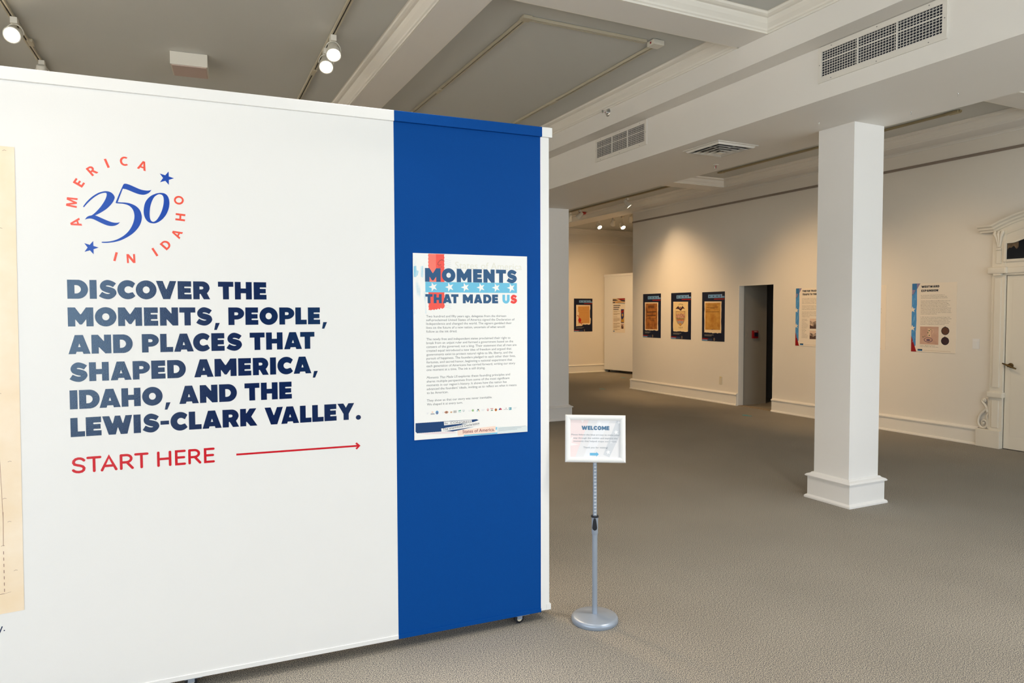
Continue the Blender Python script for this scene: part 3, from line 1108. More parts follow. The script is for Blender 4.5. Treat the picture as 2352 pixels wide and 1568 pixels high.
# ================================================================== DISPLAY WALL (movable, white with a blue end)
A_ = -0.0459624
PM = frame((1.6715, 3.1054, 0), (cos(A_), sin(A_), 0), (0, 0, 1))
dw = empty('display_wall', mw=PM, label='large white movable wall on casters with a royal blue end and navy headline', cat='display wall')
UL, UB, UR = -3.75, -0.742, 0.050
TH = .15
MB().box((UL, .068, -TH), (UB, 2.457, 0)).build('white_board', M_PANEL, dw)
MB().box((UB, .068, -TH), (0.0, 2.457, 0)).build('blue_board', M_BLUE, dw, mw=None)['label'] = 'royal blue end section'
MB().box((0.0, .055, -TH), (UR - .003, 2.457, 0)).bevbox((UR - .006, .068, -TH), (UR, 2.45, -.004), .002).build('end_strip', M_PANEL, dw)
for nm, a, b, m in (('white_cap', UL, UB, M_PANEL), ('blue_cap', UB, .004, M_BLUE), ('end_cap', .004, UR + .010, M_PANEL)):
    MB().bevbox((a, 2.452, -TH - .014), (b, 2.4995, .014), .0015).build('top_' + nm, m, dw)
for nm, a, b, m in (('white_rail', UL, UB, M_PANEL), ('blue_rail', UB, .0, M_BLUE)):
    MB().bevbox((a, .05, -TH), (b, .069, .004), .001).build('bottom_' + nm, m, dw)
MB().box((UR - .02, .055, -TH), (UR + .006, .085, .002)).build('corner_foot', M_PANEL, dw)
# casters
def caster(u, zl):
    r = MB()
    r.bevbox((u - .035, .046, zl - .035), (u + .035, .050, zl + .035), .001)
    r.box((u - .022, .022, zl - .016), (u + .004, .047, zl - .013))
    r.box((u - .022, .022, zl + .013), (u + .004, .047, zl + .016))
    c_ = r.build('caster', M_STEEL, dw)
    wl = MB()
    wl.lathe([(.008, -.012), (.020, -.012), (.024, -.009), (.024, .009), (.020, .012), (.008, .012)], 24, Matrix.Translation((u - .01, .0245, zl)))
    wl.build('wheel', M_BLACK, c_, True)
    hb = MB()
    hb.lathe([(.001, -.0135), (.013, -.0135), (.013, .0135), (.001, .0135)], 18, Matrix.Translation((u - .01, .0245, zl)))
    hb.build('wheel_hub', M_CREAMP, c_)
for u in (-.10, -1.62, -3.5):
    for zl in (-.035, -.115):
        caster(u, zl)

LZ = .0004
HEAD = [
 ("DISCOVERTHE", 1.6394, .0737, [-2.0329,-1.9633,-1.958,-1.9339,-1.9269,-1.8654,-1.8626,-1.7992,-1.7979,-1.7237,-1.7251,-1.651,-1.6462,-1.5951,-1.5884,-1.5249,-1.4938,-1.4342,-1.4286,-1.3617,-1.3539,-1.3027]),
 ("MOMENTS,PEOPLE,", 1.5316, .0740, [-2.0339,-1.9476,-1.9425,-1.8681,-1.8627,-1.7782,-1.7712,-1.7204,-1.7136,-1.6468,-1.6421,-1.5823,-1.5797,-1.5181,-1.5119,-1.4896,-1.4559,-1.3936,-1.3889,-1.3376,-1.3325,-1.2579,-1.2518,-1.1894,-1.1849,-1.1377,-1.1321,-1.0804,-1.0727,-1.0503]),
 ("ANDPLACESTHAT", 1.4240, .0741, [-2.0347,-1.9607,-1.9567,-1.889,-1.8825,-1.8137,-1.7809,-1.7197,-1.7149,-1.6678,-1.6643,-1.5911,-1.5932,-1.529,-1.5238,-1.4729,-1.4656,-1.4041,-1.3733,-1.3133,-1.3075,-1.2398,-1.2341,-1.1594,-1.1662,-1.1057]),
 ("SHAPEDAMERICA,", 1.3160, .0742, [-2.0339,-1.9727,-1.9674,-1.8998,-1.8939,-1.8205,-1.8161,-1.7542,-1.7496,-1.6983,-1.6914,-1.6226,-1.5914,-1.5179,-1.5133,-1.4279,-1.4212,-1.3696,-1.3628,-1.299,-1.2932,-1.2687,-1.263,-1.198,-1.1957,-1.1208,-1.1152,-1.093]),
 ("IDAHO,ANDTHE", 1.2083, .0742, [-2.0353,-2.0093,-2.0039,-1.9339,-1.9351,-1.8616,-1.8581,-1.7903,-1.7849,-1.7108,-1.7039,-1.6823,-1.6495,-1.5762,-1.5718,-1.5041,-1.4979,-1.4283,-1.3978,-1.338,-1.332,-1.2638,-1.2573,-1.205]),
 ("LEWIS-CLARKVALLEY.", 1.0994, .0747, [-2.0354,-1.987,-1.9836,-1.9306,-1.9273,-1.8224,-1.8177,-1.7922,-1.786,-1.7248,-1.721,-1.6895,-1.6841,-1.6202,-1.6154,-1.5676,-1.5643,-1.4906,-1.4865,-1.422,-1.4172,-1.3488,-1.3188,-1.2432,-1.251,-1.1762,-1.172,-1.1236,-1.1199,-1.0712,-1.0674,-1.0144,-1.01,-0.9354,-0.9287,-0.9055]),
]
for s, base, h, us in HEAD:
    printed('headline_lettering', heavy_fit(s, us, base, h), LZ, M_NAVYV, dw, 'navy capital letters, line of the headline')
# START HERE and its arrow
ST = [('S', -2.0349, -1.9875), ('T', -1.9851, -1.9334), ('A', -1.9372, -1.8782), ('R', -1.8702, -1.8205), ('T', -1.8187, -1.7668), ('H', -1.7365, -1.6839), ('E', -1.6707, -1.6297), ('R', -1.6209, -1.5716), ('E', -1.5614, -1.5196)]
sw_ = .0098
sts = []
for ch, a, b in ST:
    z0, z1 = .9548, 1.0180
    for p in skel(ch):
        sts.append(stroke([(a + sw_ / 2 + x * (b - a - sw_), z0 + sw_ / 2 + y * (z1 - z0 - sw_)) for x, y in p], sw_, True))
strokes_mesh('start_lettering', sts, LZ, M_REDV, dw, 'red rounded letters reading START HERE')
aw = .0082
strokes_mesh('start_arrow', [stroke([(-1.4354, .9807), (-.918, .9778)], aw, False), stroke([(-.9295, .9912), (-.9152, .9778), (-.9290, .9640)], aw, False)], LZ, M_REDV, dw, 'long thin red arrow pointing right')
# round emblem
TWO = [(-1.9712,1.9991),(-1.9607,2.0151),(-1.9468,2.0315),(-1.933,2.044),(-1.9192,2.0535),(-1.9054,2.0593),(-1.8932,2.062),(-1.8826,2.0609),(-1.8735,2.0565),(-1.8668,2.0489),(-1.8635,2.04),(-1.8657,2.0303),(-1.8713,2.0187),(-1.8808,2.0056),(-1.8933,1.9922),(-1.9104,1.9788),(-1.9227,1.9707),(-1.9322,1.9654),(-1.9214,1.9612),(-1.9049,1.9534),(-1.8898,1.9467),(-1.8746,1.9415),(-1.8624,1.94),(-1.8531,1.9411),(-1.8474,1.9432),(-1.8533,1.9355),(-1.8611,1.9303),(-1.8704,1.9272),(-1.8811,1.9265),(-1.8933,1.9288),(-1.9084,1.935),(-1.9233,1.9426),(-1.9368,1.9496),(-1.9472,1.9522),(-1.957,1.9513),(-1.9671,1.9477),(-1.9606,1.957),(-1.953,1.9622),(-1.9439,1.9653),(-1.9362,1.9717),(-1.9254,1.9835),(-1.9129,1.9998),(-1.9019,2.0177),(-1.8947,2.0329),(-1.8913,2.0444),(-1.8909,2.0514),(-1.8922,2.0547),(-1.8964,2.0553),(-1.9056,2.0534),(-1.9163,2.0485),(-1.9286,2.0398),(-1.9424,2.0274),(-1.9555,2.0129),(-1.964,2.0021),(-1.9683,1.9963),(-1.9708,1.9957),(-1.9718,1.9973)]
FIVE = [(-1.8605,2.0202),(-1.8474,2.0553),(-1.8335,2.0891),(-1.8311,2.0931),(-1.8272,2.0955),(-1.8186,2.095),(-1.8063,2.0909),(-1.7908,2.0841),(-1.7752,2.0776),(-1.7627,2.0745),(-1.7501,2.0736),(-1.7405,2.0749),(-1.733,2.0772),(-1.7407,2.0668),(-1.7488,2.0609),(-1.7584,2.0568),(-1.7694,2.0561),(-1.782,2.0583),(-1.796,2.0632),(-1.8114,2.0696),(-1.8238,2.074),(-1.8346,2.0754),(-1.8536,2.0215),(-1.842,2.0213),(-1.8265,2.0213),(-1.811,2.0191),(-1.7955,2.0129),(-1.7832,2.0036),(-1.7748,1.9908),(-1.7709,1.9769),(-1.7699,1.9646),(-1.7726,1.9485),(-1.7793,1.9314),(-1.7915,1.9132),(-1.8075,1.8966),(-1.8266,1.8826),(-1.847,1.8713),(-1.8672,1.8644),(-1.8857,1.8608),(-1.901,1.8594),(-1.9102,1.8597),(-1.9127,1.8614),(-1.9108,1.8633),(-1.8979,1.8642),(-1.8825,1.8665),(-1.8655,1.8718),(-1.8499,1.88),(-1.8341,1.8915),(-1.8198,1.9067),(-1.8085,1.9248),(-1.8002,1.9454),(-1.7963,1.965),(-1.797,1.9808),(-1.8007,1.9938),(-1.8082,2.0048),(-1.819,2.0121),(-1.8329,2.0157),(-1.8452,2.0164),(-1.856,2.0166),(-1.8598,2.0176)]
ZO = [(-1.6983,2.0677),(-1.6863,2.0662),(-1.6767,2.0587),(-1.671,2.0457),(-1.6693,2.0288),(-1.6718,2.0089),(-1.679,1.9879),(-1.6908,1.9685),(-1.7048,1.9544),(-1.7194,1.9457),(-1.7322,1.9439),(-1.7449,1.9472),(-1.755,1.9573),(-1.761,1.9721),(-1.763,1.9897),(-1.7613,2.0075),(-1.7567,2.0254),(-1.7476,2.041),(-1.7346,2.0542),(-1.7185,2.0632),(-1.7072,2.0666)]
ZI = [(-1.7033,2.062),(-1.6953,2.0593),(-1.6906,2.0507),(-1.6898,2.0365),(-1.6918,2.0185),(-1.6974,1.9968),(-1.7059,1.9767),(-1.7159,1.9601),(-1.724,1.9523),(-1.7305,1.9502),(-1.7368,1.9538),(-1.7406,1.9634),(-1.7418,1.9784),(-1.7406,1.998),(-1.737,2.0177),(-1.731,2.0358),(-1.7235,2.0496),(-1.7154,2.0572),(-1.7089,2.061)]
for nm, cs in (('2', [spline(TWO, (17, 24, 35))]), ('5', [spline(FIVE, (0, 2, 12, 21, 22))]), ('0', [spline(ZO), spline(ZI)])):
    printed('emblem_numeral', cs, LZ, M_ROYALV, dw, 'blue italic numeral %s of the round emblem' % nm)
for tips in ([(-1.6695,2.1556),(-1.6503,2.1296),(-1.6698,2.1014),(-1.7019,2.1102),(-1.7021,2.1451)], [(-1.9413,1.8654),(-1.9229,1.8404),(-1.9409,1.8134),(-1.9716,1.8222),(-1.9716,1.8558)]):
    cx = sum(p[0] for p in tips) / 5
    cy = sum(p[1] for p in tips) / 5
    pts = []
    for i in range(5):
        a, b = tips[i], tips[(i + 1) % 5]
        pts.append(a)
        mx_, my_ = (a[0] + b[0]) / 2, (a[1] + b[1]) / 2
        pts.append((cx + (mx_ - cx) * .50, cy + (my_ - cy) * .50))
    printed('emblem_star', [pts], LZ, M_ROYALV, dw, 'small blue star of the round emblem')
EC = (-1.8195, 1.9895)
EM = [('A',-1.9987,1.933,1),('M',-2.0092,2.0116,1),('E',-1.9838,2.0878,1),('R',-1.9384,2.1387,1),('I',-1.8875,2.1708,1),('C',-1.8282,2.1837,1),('A',-1.7626,2.1719,1),('I',-1.8659,1.8065,-1),('N',-1.8121,1.8004,-1),('I',-1.7263,1.8289,-1),('D',-1.6855,1.8598,-1),('A',-1.6448,1.9059,-1),('H',-1.6302,1.9735,-1),('O',-1.6344,2.0421,-1)]
EWD = {'A': .032, 'M': .038, 'E': .021, 'R': .027, 'I': .0082, 'C': .028, 'N': .030, 'D': .030, 'H': .029, 'O': .035}
for ch, x, y, sg in EM:
    ang = math.atan2(y - EC[1], x - EC[0]) - pi / 2 * sg
    h, wd = .0355, EWD[ch]
    cs = [[(x + (a - .5) * wd * cos(ang) - (b - .5) * h * sin(ang), y + (a - .5) * wd * sin(ang) + (b - .5) * h * cos(ang)) for a, b in c] for c in bold(ch)]
    printed('emblem_letter', cs, LZ, M_CORALV, dw, 'coral letter %s of the round emblem' % ch)
# end of a caption line below the map
strokes_mesh('caption_lettering', [stroke([(-2.2772, .3902), (-2.2868, .3655), (-2.293, .3615), (-2.297, .3625)], .0036, True), stroke([(-2.2945, .3895), (-2.2865, .3700)], .0036, True), stroke([(-2.2712, .3744), (-2.2706, .3746)], .0042, True)], LZ, M_NAVYV, dw, 'last slanted letter and full stop of a navy caption')

# ---- cream map sheet on the left of the display wall
mp = MB()
mp.face([(-3.40, .385, .0004), (-2.2049, .4431, .0004), (-2.1894, 2.2063, .0004), (-3.40, 2.230, .0004)])
mp.face([(-3.40, .385, .0012), (-2.2049, .4431, .0012), (-2.1894, 2.2063, .0012), (-3.40, 2.230, .0012)])
mo = mp.build('map_sheet', M_MAP, mw=PM)
tag(mo, 'tall cream printed map sheet cut off by the left edge of the photo', 'map')
lns = [stroke([(-2.262, .83), (-2.2645, .70)], .0014, False)] + [stroke([(-2.2645 - .0002 * k, .68 - k * .024), (-2.2646 - .0002 * k, .668 - k * .024)], .0022, False) for k in range(7)]
lns += [stroke([(-2.272, 1.30), (-2.2625, .80)], .0012, False), stroke([(-3.3, .512), (-2.2665, .5165)], .0018, False), stroke([(-2.2665, .5165), (-2.245, .521)], .0008, False)]
for (x_, y_) in ((-2.255, 1.56), (-2.215, 2.19), (-2.235, 1.90), (-2.255, 1.28), (-2.23, 1.02), (-2.25, .88), (-2.26, .70), (-2.237, .79), (-2.222, .60)):
    lns.append(stroke([(x_ - .012, y_), (x_ - .006, y_ + .003), (x_, y_ + .001)], .0012, False))
for l_ in lns[:1] + lns[8:]:
    strokes_mesh('map_linework', [l_], .0016, ink('map_line', 158, 124, 112), mo)
strokes_mesh('map_dashes', lns[1:8], .0016, ink('map_line', 158, 124, 112), mo)

# ================================================================== POSTERS
def board(name, label, cat, M, w, h, m, th=.005, group=None):
    o = MB().bevbox((0, 0, 0), (w, h, th), .0004).build(name, m, mw=M)
    tag(o, label, cat, group)
    return o

# ---- title board on the blue section
PMo = PM @ Matrix.Translation((-.6578, .984, .0006))
TB = .006
po = board('exhibit_board', 'white introduction board headed with slate capitals on the royal blue section', 'poster', PMo, .5812, .8738, I_WHITE, TB)
z1, z2, z3, z4, z5 = [TB + .00012 * k for k in (1, 2, 3, 4, 5)]
# halftone smear, red stripe and ghost script
printed('blue_halftone', [[(.002, .872), (.05, .872), (.062, .80), (.052, .74), (.06, .66), (.063, .592), (.004, .592)]], z1, M_SMEAR, po)
printed('blue_brush', [[(.003, .812), (.015, .815), (.017, .795), (.026, .790), (.022, .772), (.012, .762), (.003, .763)]], z2, M_BRUSH, po)
printed('blue_brush', [[(.036, .812), (.048, .815), (.050, .768), (.047, .760), (.037, .764)]], z2, M_BRUSH, po)
saw = []
for k in range(34):
    y = .8725 - k * (.8725 - .6105) / 33
    saw.append((.0745 - (.0022 if k % 2 else 0), y))
sawr = []
for k in range(32):
    y = .6215 + k * (.8725 - .6215) / 31
    sawr.append((.1500 + (.0028 if k % 2 else 0), y))
bot = [(.085, .6085), (.093, .612), (.10, .609), (.106, .6135), (.113, .6105), (.119, .6165), (.127, .612), (.132, .6195), (.141, .615)]
printed('red_stripe', [saw + bot + sawr], z1, I_RED, po)
printed('red_stripe_pale', [[(.0745, .8725), (.1108, .8725), (.1105, .70), (.0765, .70)]], z2, I_RED2, po)
hat = [stroke([(.150 + .0, .85 - k * .009), (.185, .842 - k * .009)], .0011, False) for k in range(26)]
strokes_mesh('grey_hatching', hat, z1, I_PGREY, po)
text('ghost_script', [('States of America', .205, .553, .806, .032)], z1, I_GHOST, po, res=3)
strokes_mesh('script_initial', [stroke([(.147, .842), (.140, .846), (.130, .842), (.121, .832), (.119, .824), (.124, .820), (.135, .822)], .0022, True), stroke([(.122, .812), (.130, .810), (.140, .813)], .0014, True)], z3, ink('script_brown', 120, 70, 66), po)
printed('title_moments', heavy_fit('MOMENTS', [.0566,.1328,.1390,.2060,.2128,.2874,.2957,.3411,.3490,.4071,.4144,.4671,.4708,.5254], .7418, .0637), z4, I_NAVY, po)
printed('star_band', [rect(.0580, .6925, .5254, .7413)], z3, I_SKY, po)
for k, cx in enumerate((.0956, .1763, .2549, .3350, .4144, .4939)):
    printed('band_star', [star(cx + .0005, .7176, .0228, 180, .40)], z4, I_WHITE, po)
printed('title_made', heavy_fit('THATMADE', [.0577,.0928,.0981,.1375,.1434,.1868,.1844,.2209,.2429,.2940,.2988,.3428,.3477,.3896,.3935,.4247], .6415, .0426), z4, I_NAVY, po)
printed('title_u', heavy_fit('U', [.4479, .4861], .6412, .0425), z4, I_SKY, po)
printed('title_s', heavy_fit('S', [.4901, .5259], .6408, .0430), z4, ink('title_red', 240, 66, 58), po)
BODY = [
 ("Two hundred and fifty years ago, delegates from the thirteen", .4674, .5749), ("self-proclaimed United States of America signed the Declaration of", .5124, .5574),
 ("Independence and changed the world. The signers gambled their", .4965, .5400), ("lives on the future of a new nation, uncertain of what would", .4600, .5217), ("follow as the ink dried.", .2122, .5035),
 ("The newly free and independent states proclaimed their right to", .4895, .4675), ("break from an unjust ruler and formed a government based on the", .5045, .4498), ("consent of the governed, not a king. Their statement that all men are", .5221, .4317),
 ("created equal introduced a new idea of freedom and argued that", .4946, .4135), ("governments exist to protect natural rights to life, liberty, and the", .5007, .3953), ("pursuit of happiness. The founders pledged to each other their lives,", .5172, .3772),
 ("fortunes, and sacred honor, beginning a national experiment that", .4987, .3592), ("each generation of Americans has carried forward, writing our story", .5149, .3412), ("one moment at a time. The ink is still drying.", .3554, .3232),
 ("shares multiple perspectives from some of the most significant", .4844, .2688), ("moments in our region\u2019s history. It shows how the nation has", .4689, .2509), ("advanced the founders\u2019 ideals, inviting us to reflect on what it means", .5217, .2328), ("to be American.", .1667, .2146),
 ("They show us that our story was never inevitable.", .3913, .1784), ("We shaped it at every turn.", .2393, .1601)]
text('body_text', [(s, .0610, x1, y, .0104) for s, x1, y in BODY] + [("explores these founding principles and", .2180, .4870, .2868, .0104)], z1, I_TXT, po, res=3, off=.002)
text('body_italics', [("Moments That Made US", .0612, .2145, .2868, .0104, 'l', .22)], z1, I_TXT, po, res=3)
# row of small partner marks
def mark(contours, m):
    printed('partner_mark', contours, z1, m, po)
for x_, wd in ((.0596, .010), (.136, .012), (.268, .016), (.336, .018), (.505, .018)):
    strokes_mesh('partner_caption', [stroke([(x_, .1255 - k * .0028), (x_ + wd * (1 - .15 * k), .1255 - k * .0028)], .0009, False) for k in range(3)], z1, I_PGREY, po)
mark([rect(.085, .124, .0868, .131), rect(.0885, .124, .0905, .131)], ink('mark_orange', 240, 170, 110))
mark([rect(.0795, .1195, .0970, .1213), rect(.0785, .1165, .0985, .1185)], ink('mark_slate', 90, 100, 120))
mark([arc(.1105, .1242, .0072, .0088, 0, 360, 24)[:-1]], ink('mark_skyblue', 96, 158, 206))
mark([arc(.1105, .1215, .0032, .0045, 0, 360, 12)[:-1]], ink('mark_brick', 190, 70, 70))
mark([[(.1455, .1228), (.152, .1282), (.157, .1292), (.162, .1282), (.168, .1228), (.162, .1172), (.157, .1162), (.152, .1172)]], ink('mark_rust', 214, 158, 130))
mark([arc(.157, .1227, .005, .0042, 0, 360, 16)[:-1]], ink('mark_umber', 90, 70, 70))
mark([arc(.181, .1225, .0055, .0048, 150, 400, 16)], ink('mark_tan', 214, 176, 140))
strokes_mesh('partner_caption', [stroke([(.192, .1275 - k * .0030), (.209 - .002 * (k % 2), .1275 - k * .0030)], .0016, False) for k in range(4)], z1, I_GREY, po)
mark([[(.217, .127), (.230, .130), (.230, .1255), (.224, .1245), (.217, .1235)]], I_GREEN)
mark([rect(.217, .1185, .2305, .1205)], ink('mark_aqua', 150, 206, 210))
mark([rect(.2375, .1270, .2490, .1285), [(.238, .124), (.243, .1195), (.249, .124), (.2465, .124), (.243, .1215), (.2405, .124)]], ink('mark_bluegrey', 120, 140, 156))
mark([arc(.291, .1235, .0060, .0055, 40, 320, 16)], ink('mark_lime', 150, 190, 130))
mark([[(.3095, .118), (.313, .124), (.317, .118)]], ink('mark_teal', 70, 170, 180))
mark([[(.313, .1285), (.3235, .1285), (.318, .121)]], ink('mark_black', 36, 36, 40))
mark([[(.319, .118), (.3225, .124), (.327, .118)]], ink('mark_amber', 232, 170, 70))
mark([arc(.3688, .1225, .0062, .0070, 0, 360, 16)[:-1]], ink('mark_blush', 240, 200, 196))
mark([[(.3635, .122), (.374, .122), (.3688, .116)]], ink('mark_red', 206, 40, 50))
mark([rect(.3825, .1252, .3965, .1280)], ink('mark_red2', 200, 60, 62))
mark([[(.383, .1165), (.388, .123), (.3905, .120), (.393, .123), (.3965, .1165)]], ink('mark_green2', 110, 140, 116))
mark([arc(.4109, .1197, .0066, .0070, 0, 360, 20)[:-1]], ink('mark_orange2', 226, 134, 64))
mark([[(.406, .121), (.4109, .125), (.416, .121), (.413, .117), (.408, .117)]], ink('mark_ink', 40, 50, 60))
mark([[(.425, .118), (.431, .1265), (.434, .128), (.434, .118)]], ink('mark_cobalt', 46, 76, 150))
mark([[(.434, .118), (.434, .128), (.440, .1245), (.4435, .118)]], ink('mark_crimson', 206, 46, 60))
mark([[(.462, .1235), (.466, .1265), (.469, .1255), (.465, .1225)]], ink('mark_wine', 160, 60, 80))
strokes_mesh('partner_caption', [stroke([(.4525, .1185), (.4755, .1185)], .0014, False)], z1, I_GREY, po)
printed('partner_mark', [rect(.4805, .1145, .4945, .1280)], z1, ink('mark_pool', 110, 170, 184), po)
printed('partner_mark', [rect(.4840, .1165, .4858, .1262), rect(.4892, .1165, .4910, .1262), rect(.4858, .1205, .4892, .1222)], z2, I_WHITE, po)
# torn-strip collage at the foot
saw2 = [(.0052 + .0045 * k, .0795 + (.0010 if k % 2 else 0)) for k in range(38)]
printed('navy_strip', [saw2 + [(.2855, .0795), (.31, .0800), (.3203, .0740), (.2934, .0672), (.2323, .060), (.3200, .047), (.300, .044), (.211, .031), (.1874, .0289), (.165, .0315)] + [(.160 - .0045 * k, .0318 + (.0010 if k % 2 else 0)) for k in range(34)] + [(.0048, .040)]], z1, I_STRIP, po)
printed('pink_smudge', [[(.02, .030), (.10, .031), (.19, .029), (.21, .020), (.12, .021), (.06, .024)]], z1, ink('smudge_pink', 238, 222, 224), po)
for nm, q, m in (('congress_slip', [(.1436, .0785), (.2841, .0785), (.2858, .0651), (.1448, .0606)], ink('slip_white', 238, 236, 234)), ('declaration_slip', [(.1300, .0466), (.3230, .0651), (.3256, .0459), (.1317, .0316)], ink('slip_white', 238, 236, 234))):
    printed(nm, [q], z3, m, po)
printed('america_slip', [[(.211, .0318), (.4086, .0403), (.4084, .0070), (.2135, .0070)]], z3, I_PEACH, po)
printed('script_slip', [[(.4099, .0351), (.5803, .0290), (.5803, .0008), (.4180, .0008)]], z2, ink('slip_ice', 224, 232, 232), po)
printed('blue_slip', [rect(.2438, .0008, .4181, .0078)], z4, ink('slip_blue', 120, 200, 232), po)
printed('blue_slip', [rect(.4095, .0215, .4165, .0345)], z3, ink('slip_blue', 120, 200, 232), po)
text('slip_lettering', [('In  CONGRESS', .1490, .2825, .0650, .0105)], z4, ink('slip_text', 96, 96, 104), po, off=.003)
me = text_mesh([('The unanimous Declaration', 0, .186, 0, .0112)], z4, 3, .006)
me.materials.append(ink('slip_text', 96, 96, 104))
o_ = bpy.data.objects.new('slip_lettering', me)
COL.objects.link(o_)
o_.parent = po
o_.matrix_local = Matrix.Translation((.139, .0365, 0)) @ Matrix.Rotation(.098, 4, 'Z')
text('slip_lettering', [('States of America.', .2373, .4035, .0165, .0150)], z4, I_MAROON, po, res=3, off=.008)
strokes_mesh('slip_lettering', [stroke([(.424 + .004 * i, .0265 - .006 * k + .0013 * (i % 2) + .00008 * i) for i in range(38 - 6 * k)], .0009, False) for k in range(3)] + [stroke([(.33 + .004 * i, .0030 + .0018 * (i % 2)) for i in range(14)], .0009, False)], z5, ink('script_blue', 104, 128, 150), po)

# ---- wall frames: local x runs to the right along the wall as seen, y up
def on_right(yl, z):
    return frame((XW - .001, yl, z), (0, -1, 0), (0, 0, 1))

def navy_board(M, label, kind):
    w_, h_ = .565, .865
    t = .005
    b = board('document_poster', label, 'poster', M, w_, h_, I_DNAVY, t, 'navy document posters with a torn-paper picture')
    a1, a2, a3, a4 = [t + .00022 * k for k in (1, 2, 3, 4)]
    printed('header_band', [rect(.155, .757, w_, .818)], a1, I_BAND, b)
    for k, x in enumerate((.195, .288, .380)):
        printed('header_star', [star(x, .787, .019, 0, .42)], a2, I_DNAVY, b)
    printed('header_star', [star(.470, .787, .019, 0, .42)], a2, ink('star_blue', 30, 66, 150), b)
    printed('header_slip', [rect(.488, .757, .500, .822)], a2, ink('slip_lilac', 176, 190, 214), b)
    printed('header_notch', [rect(.505, .787, w_, .825)], a2, I_DNAVY, b)
    printed('header_rule', [rect(.305, .727, w_, .746)], a1, I_DRED, b)
    rg = random.Random(kind)
    if kind == 0:
        torn = [(.066, .14), (.066, .70), (.50, .695), (.50, .60), (.488, .55), (.49, .37), (.515, .34), (.507, .22), (.49, .185), (.44, .178), (.40, .19), (.34, .18), (.28, .19), (.26, .165), (.23, .15), (.11, .146)]
    else:
        n = 14
        torn = [(.063 + rg.uniform(-.003, .003), .148)] + [(.063 + rg.uniform(-.004, .004), .15 + .55 * k / 8) for k in range(9)] + [(.488 + rg.uniform(-.005, .005), .695 - .55 * k / 8) for k in range(9)] + [(.488 - .425 * k / n, .146 + rg.uniform(-.009, .005)) for k in range(1, n)]
    tp = printed('torn_paper', [torn], a1, I_CREAM, b)
    if kind == 0:
        printed('document', [[(.125, .66), (.47, .665), (.478, .22), (.13, .215), (.15, .50), (.125, .52)]], a2, I_ORANGE, b)
        strokes_mesh('document_lines', [stroke([(.17, .56), (.44, .562)], .003, False), stroke([(.16, .50), (.43, .50)], .002, False), stroke([(.17, .32), (.42, .322)], .002, False), stroke([(.27, .605), (.29, .595), (.31, .605)], .006, False)], a3, ink('document_line', 172, 118, 60), b)
        printed('wax_seal', [arc(.175, .30, .046, .055, 0, 360, 24)[:-1]], a3, I_SEAL, b)
        strokes_mesh('seal_ribbon', [stroke([(.092, .405), (.11, .425), (.135, .41), (.15, .37), (.17, .30), (.19, .24), (.25, .18)], .014, False), stroke([(.16, .24), (.20, .225), (.265, .235)], .013, False)], a4, I_SEAL, b)
    elif kind == 1:
        dcm = [(.088 + rg.uniform(-.003, .003), .164 + .51 * k / 9) for k in range(10)] + [(.46 + rg.uniform(-.005, .004), .675 - .51 * k / 9) for k in range(10)]
        printed('document', [dcm], a2, M_AGED, b)
        strokes_mesh('document_lines', [stroke([(.175 + .023 * k, .58), (.175 + .023 * k, .635)], .013, False) for k in range(9)], a3, ink('aged_ink', 70, 38, 14), b)
        strokes_mesh('document_lines', [stroke([(.12, .503), (.43, .51)], .018, False), stroke([(.145, .437), (.41, .44)], .015, False), stroke([(.13, .375), (.42, .376)], .006, False), stroke([(.23, .345), (.36, .347)], .008, False)], a3, ink('aged_ink', 70, 38, 14), b)
    elif kind == 2:
        printed('document', [rect(.075, .160, .475, .69)], a2, ink('seal_paper', 232, 206, 152), b)
        sh = [(.15, .52)] + [(.15 + .25 * k / 8, .52 - .008 * sin(pi * k / 8)) for k in range(1, 8)] + [(.40, .52), (.40, .42), (.385, .36), (.35, .30), (.275, .245), (.20, .30), (.165, .36), (.15, .42)]
        cx, cy = .275, .40
        printed('shield_border', [[(cx + (x - cx) * 1.04, cy + (y - cy) * 1.04) for x, y in sh]], a3, ink('shield_gold', 108, 88, 40), b)
        printed('shield', [sh], a4, M_SCENE, b)
        a5, a6 = a4 + .00022, a4 + .00044
        printed('shield_sky', [[(.16, .51), (.39, .51), (.39, .475), (.33, .465), (.30, .485), (.26, .462), (.21, .47), (.16, .455)]], a5, ink('shield_cream', 214, 178, 118), b)
        printed('shield_green', [rect(.163, .368, .387, .386)], a5, ink('shield_olive', 126, 122, 62), b)
        printed('shield_banner', [[(.172, .345), (.28, .352), (.378, .345), (.376, .362), (.28, .368), (.170, .362)]], a5, ink('shield_salmon', 206, 104, 76), b)
        printed('shield_lake', [[(.190, .335), (.36, .335), (.345, .300), (.30, .275), (.25, .275), (.205, .300)]], a5, ink('shield_grey', 158, 150, 150), b)
        printed('shield_mound', [[(.23, .275), (.26, .305), (.29, .300), (.31, .275), (.275, .252)]], a6, ink('shield_amber', 200, 146, 56), b)
        printed('eagle', [[(.13, .56), (.17, .595), (.215, .62), (.235, .585), (.255, .60), (.275, .605), (.285, .598), (.305, .585), (.325, .62), (.355, .60), (.40, .56), (.345, .572), (.315, .555), (.30, .535), (.275, .528), (.255, .54), (.22, .56), (.18, .566)]], a4, ink('eagle_brown', 62, 34, 36), b)
        printed('eagle_head', [arc(.268, .58, .018, .013, 0, 360, 12)[:-1]], a5, ink('eagle_pink', 196, 140, 120), b)
        dots = []
        for k in range(20):
            t_ = k / 19
            y = .53 - .24 * t_
            dx = .155 - .05 * max(0, t_ - .45) / .55 - .03 * max(0, t_ - .75) / .25
            dots.append((dx, y))
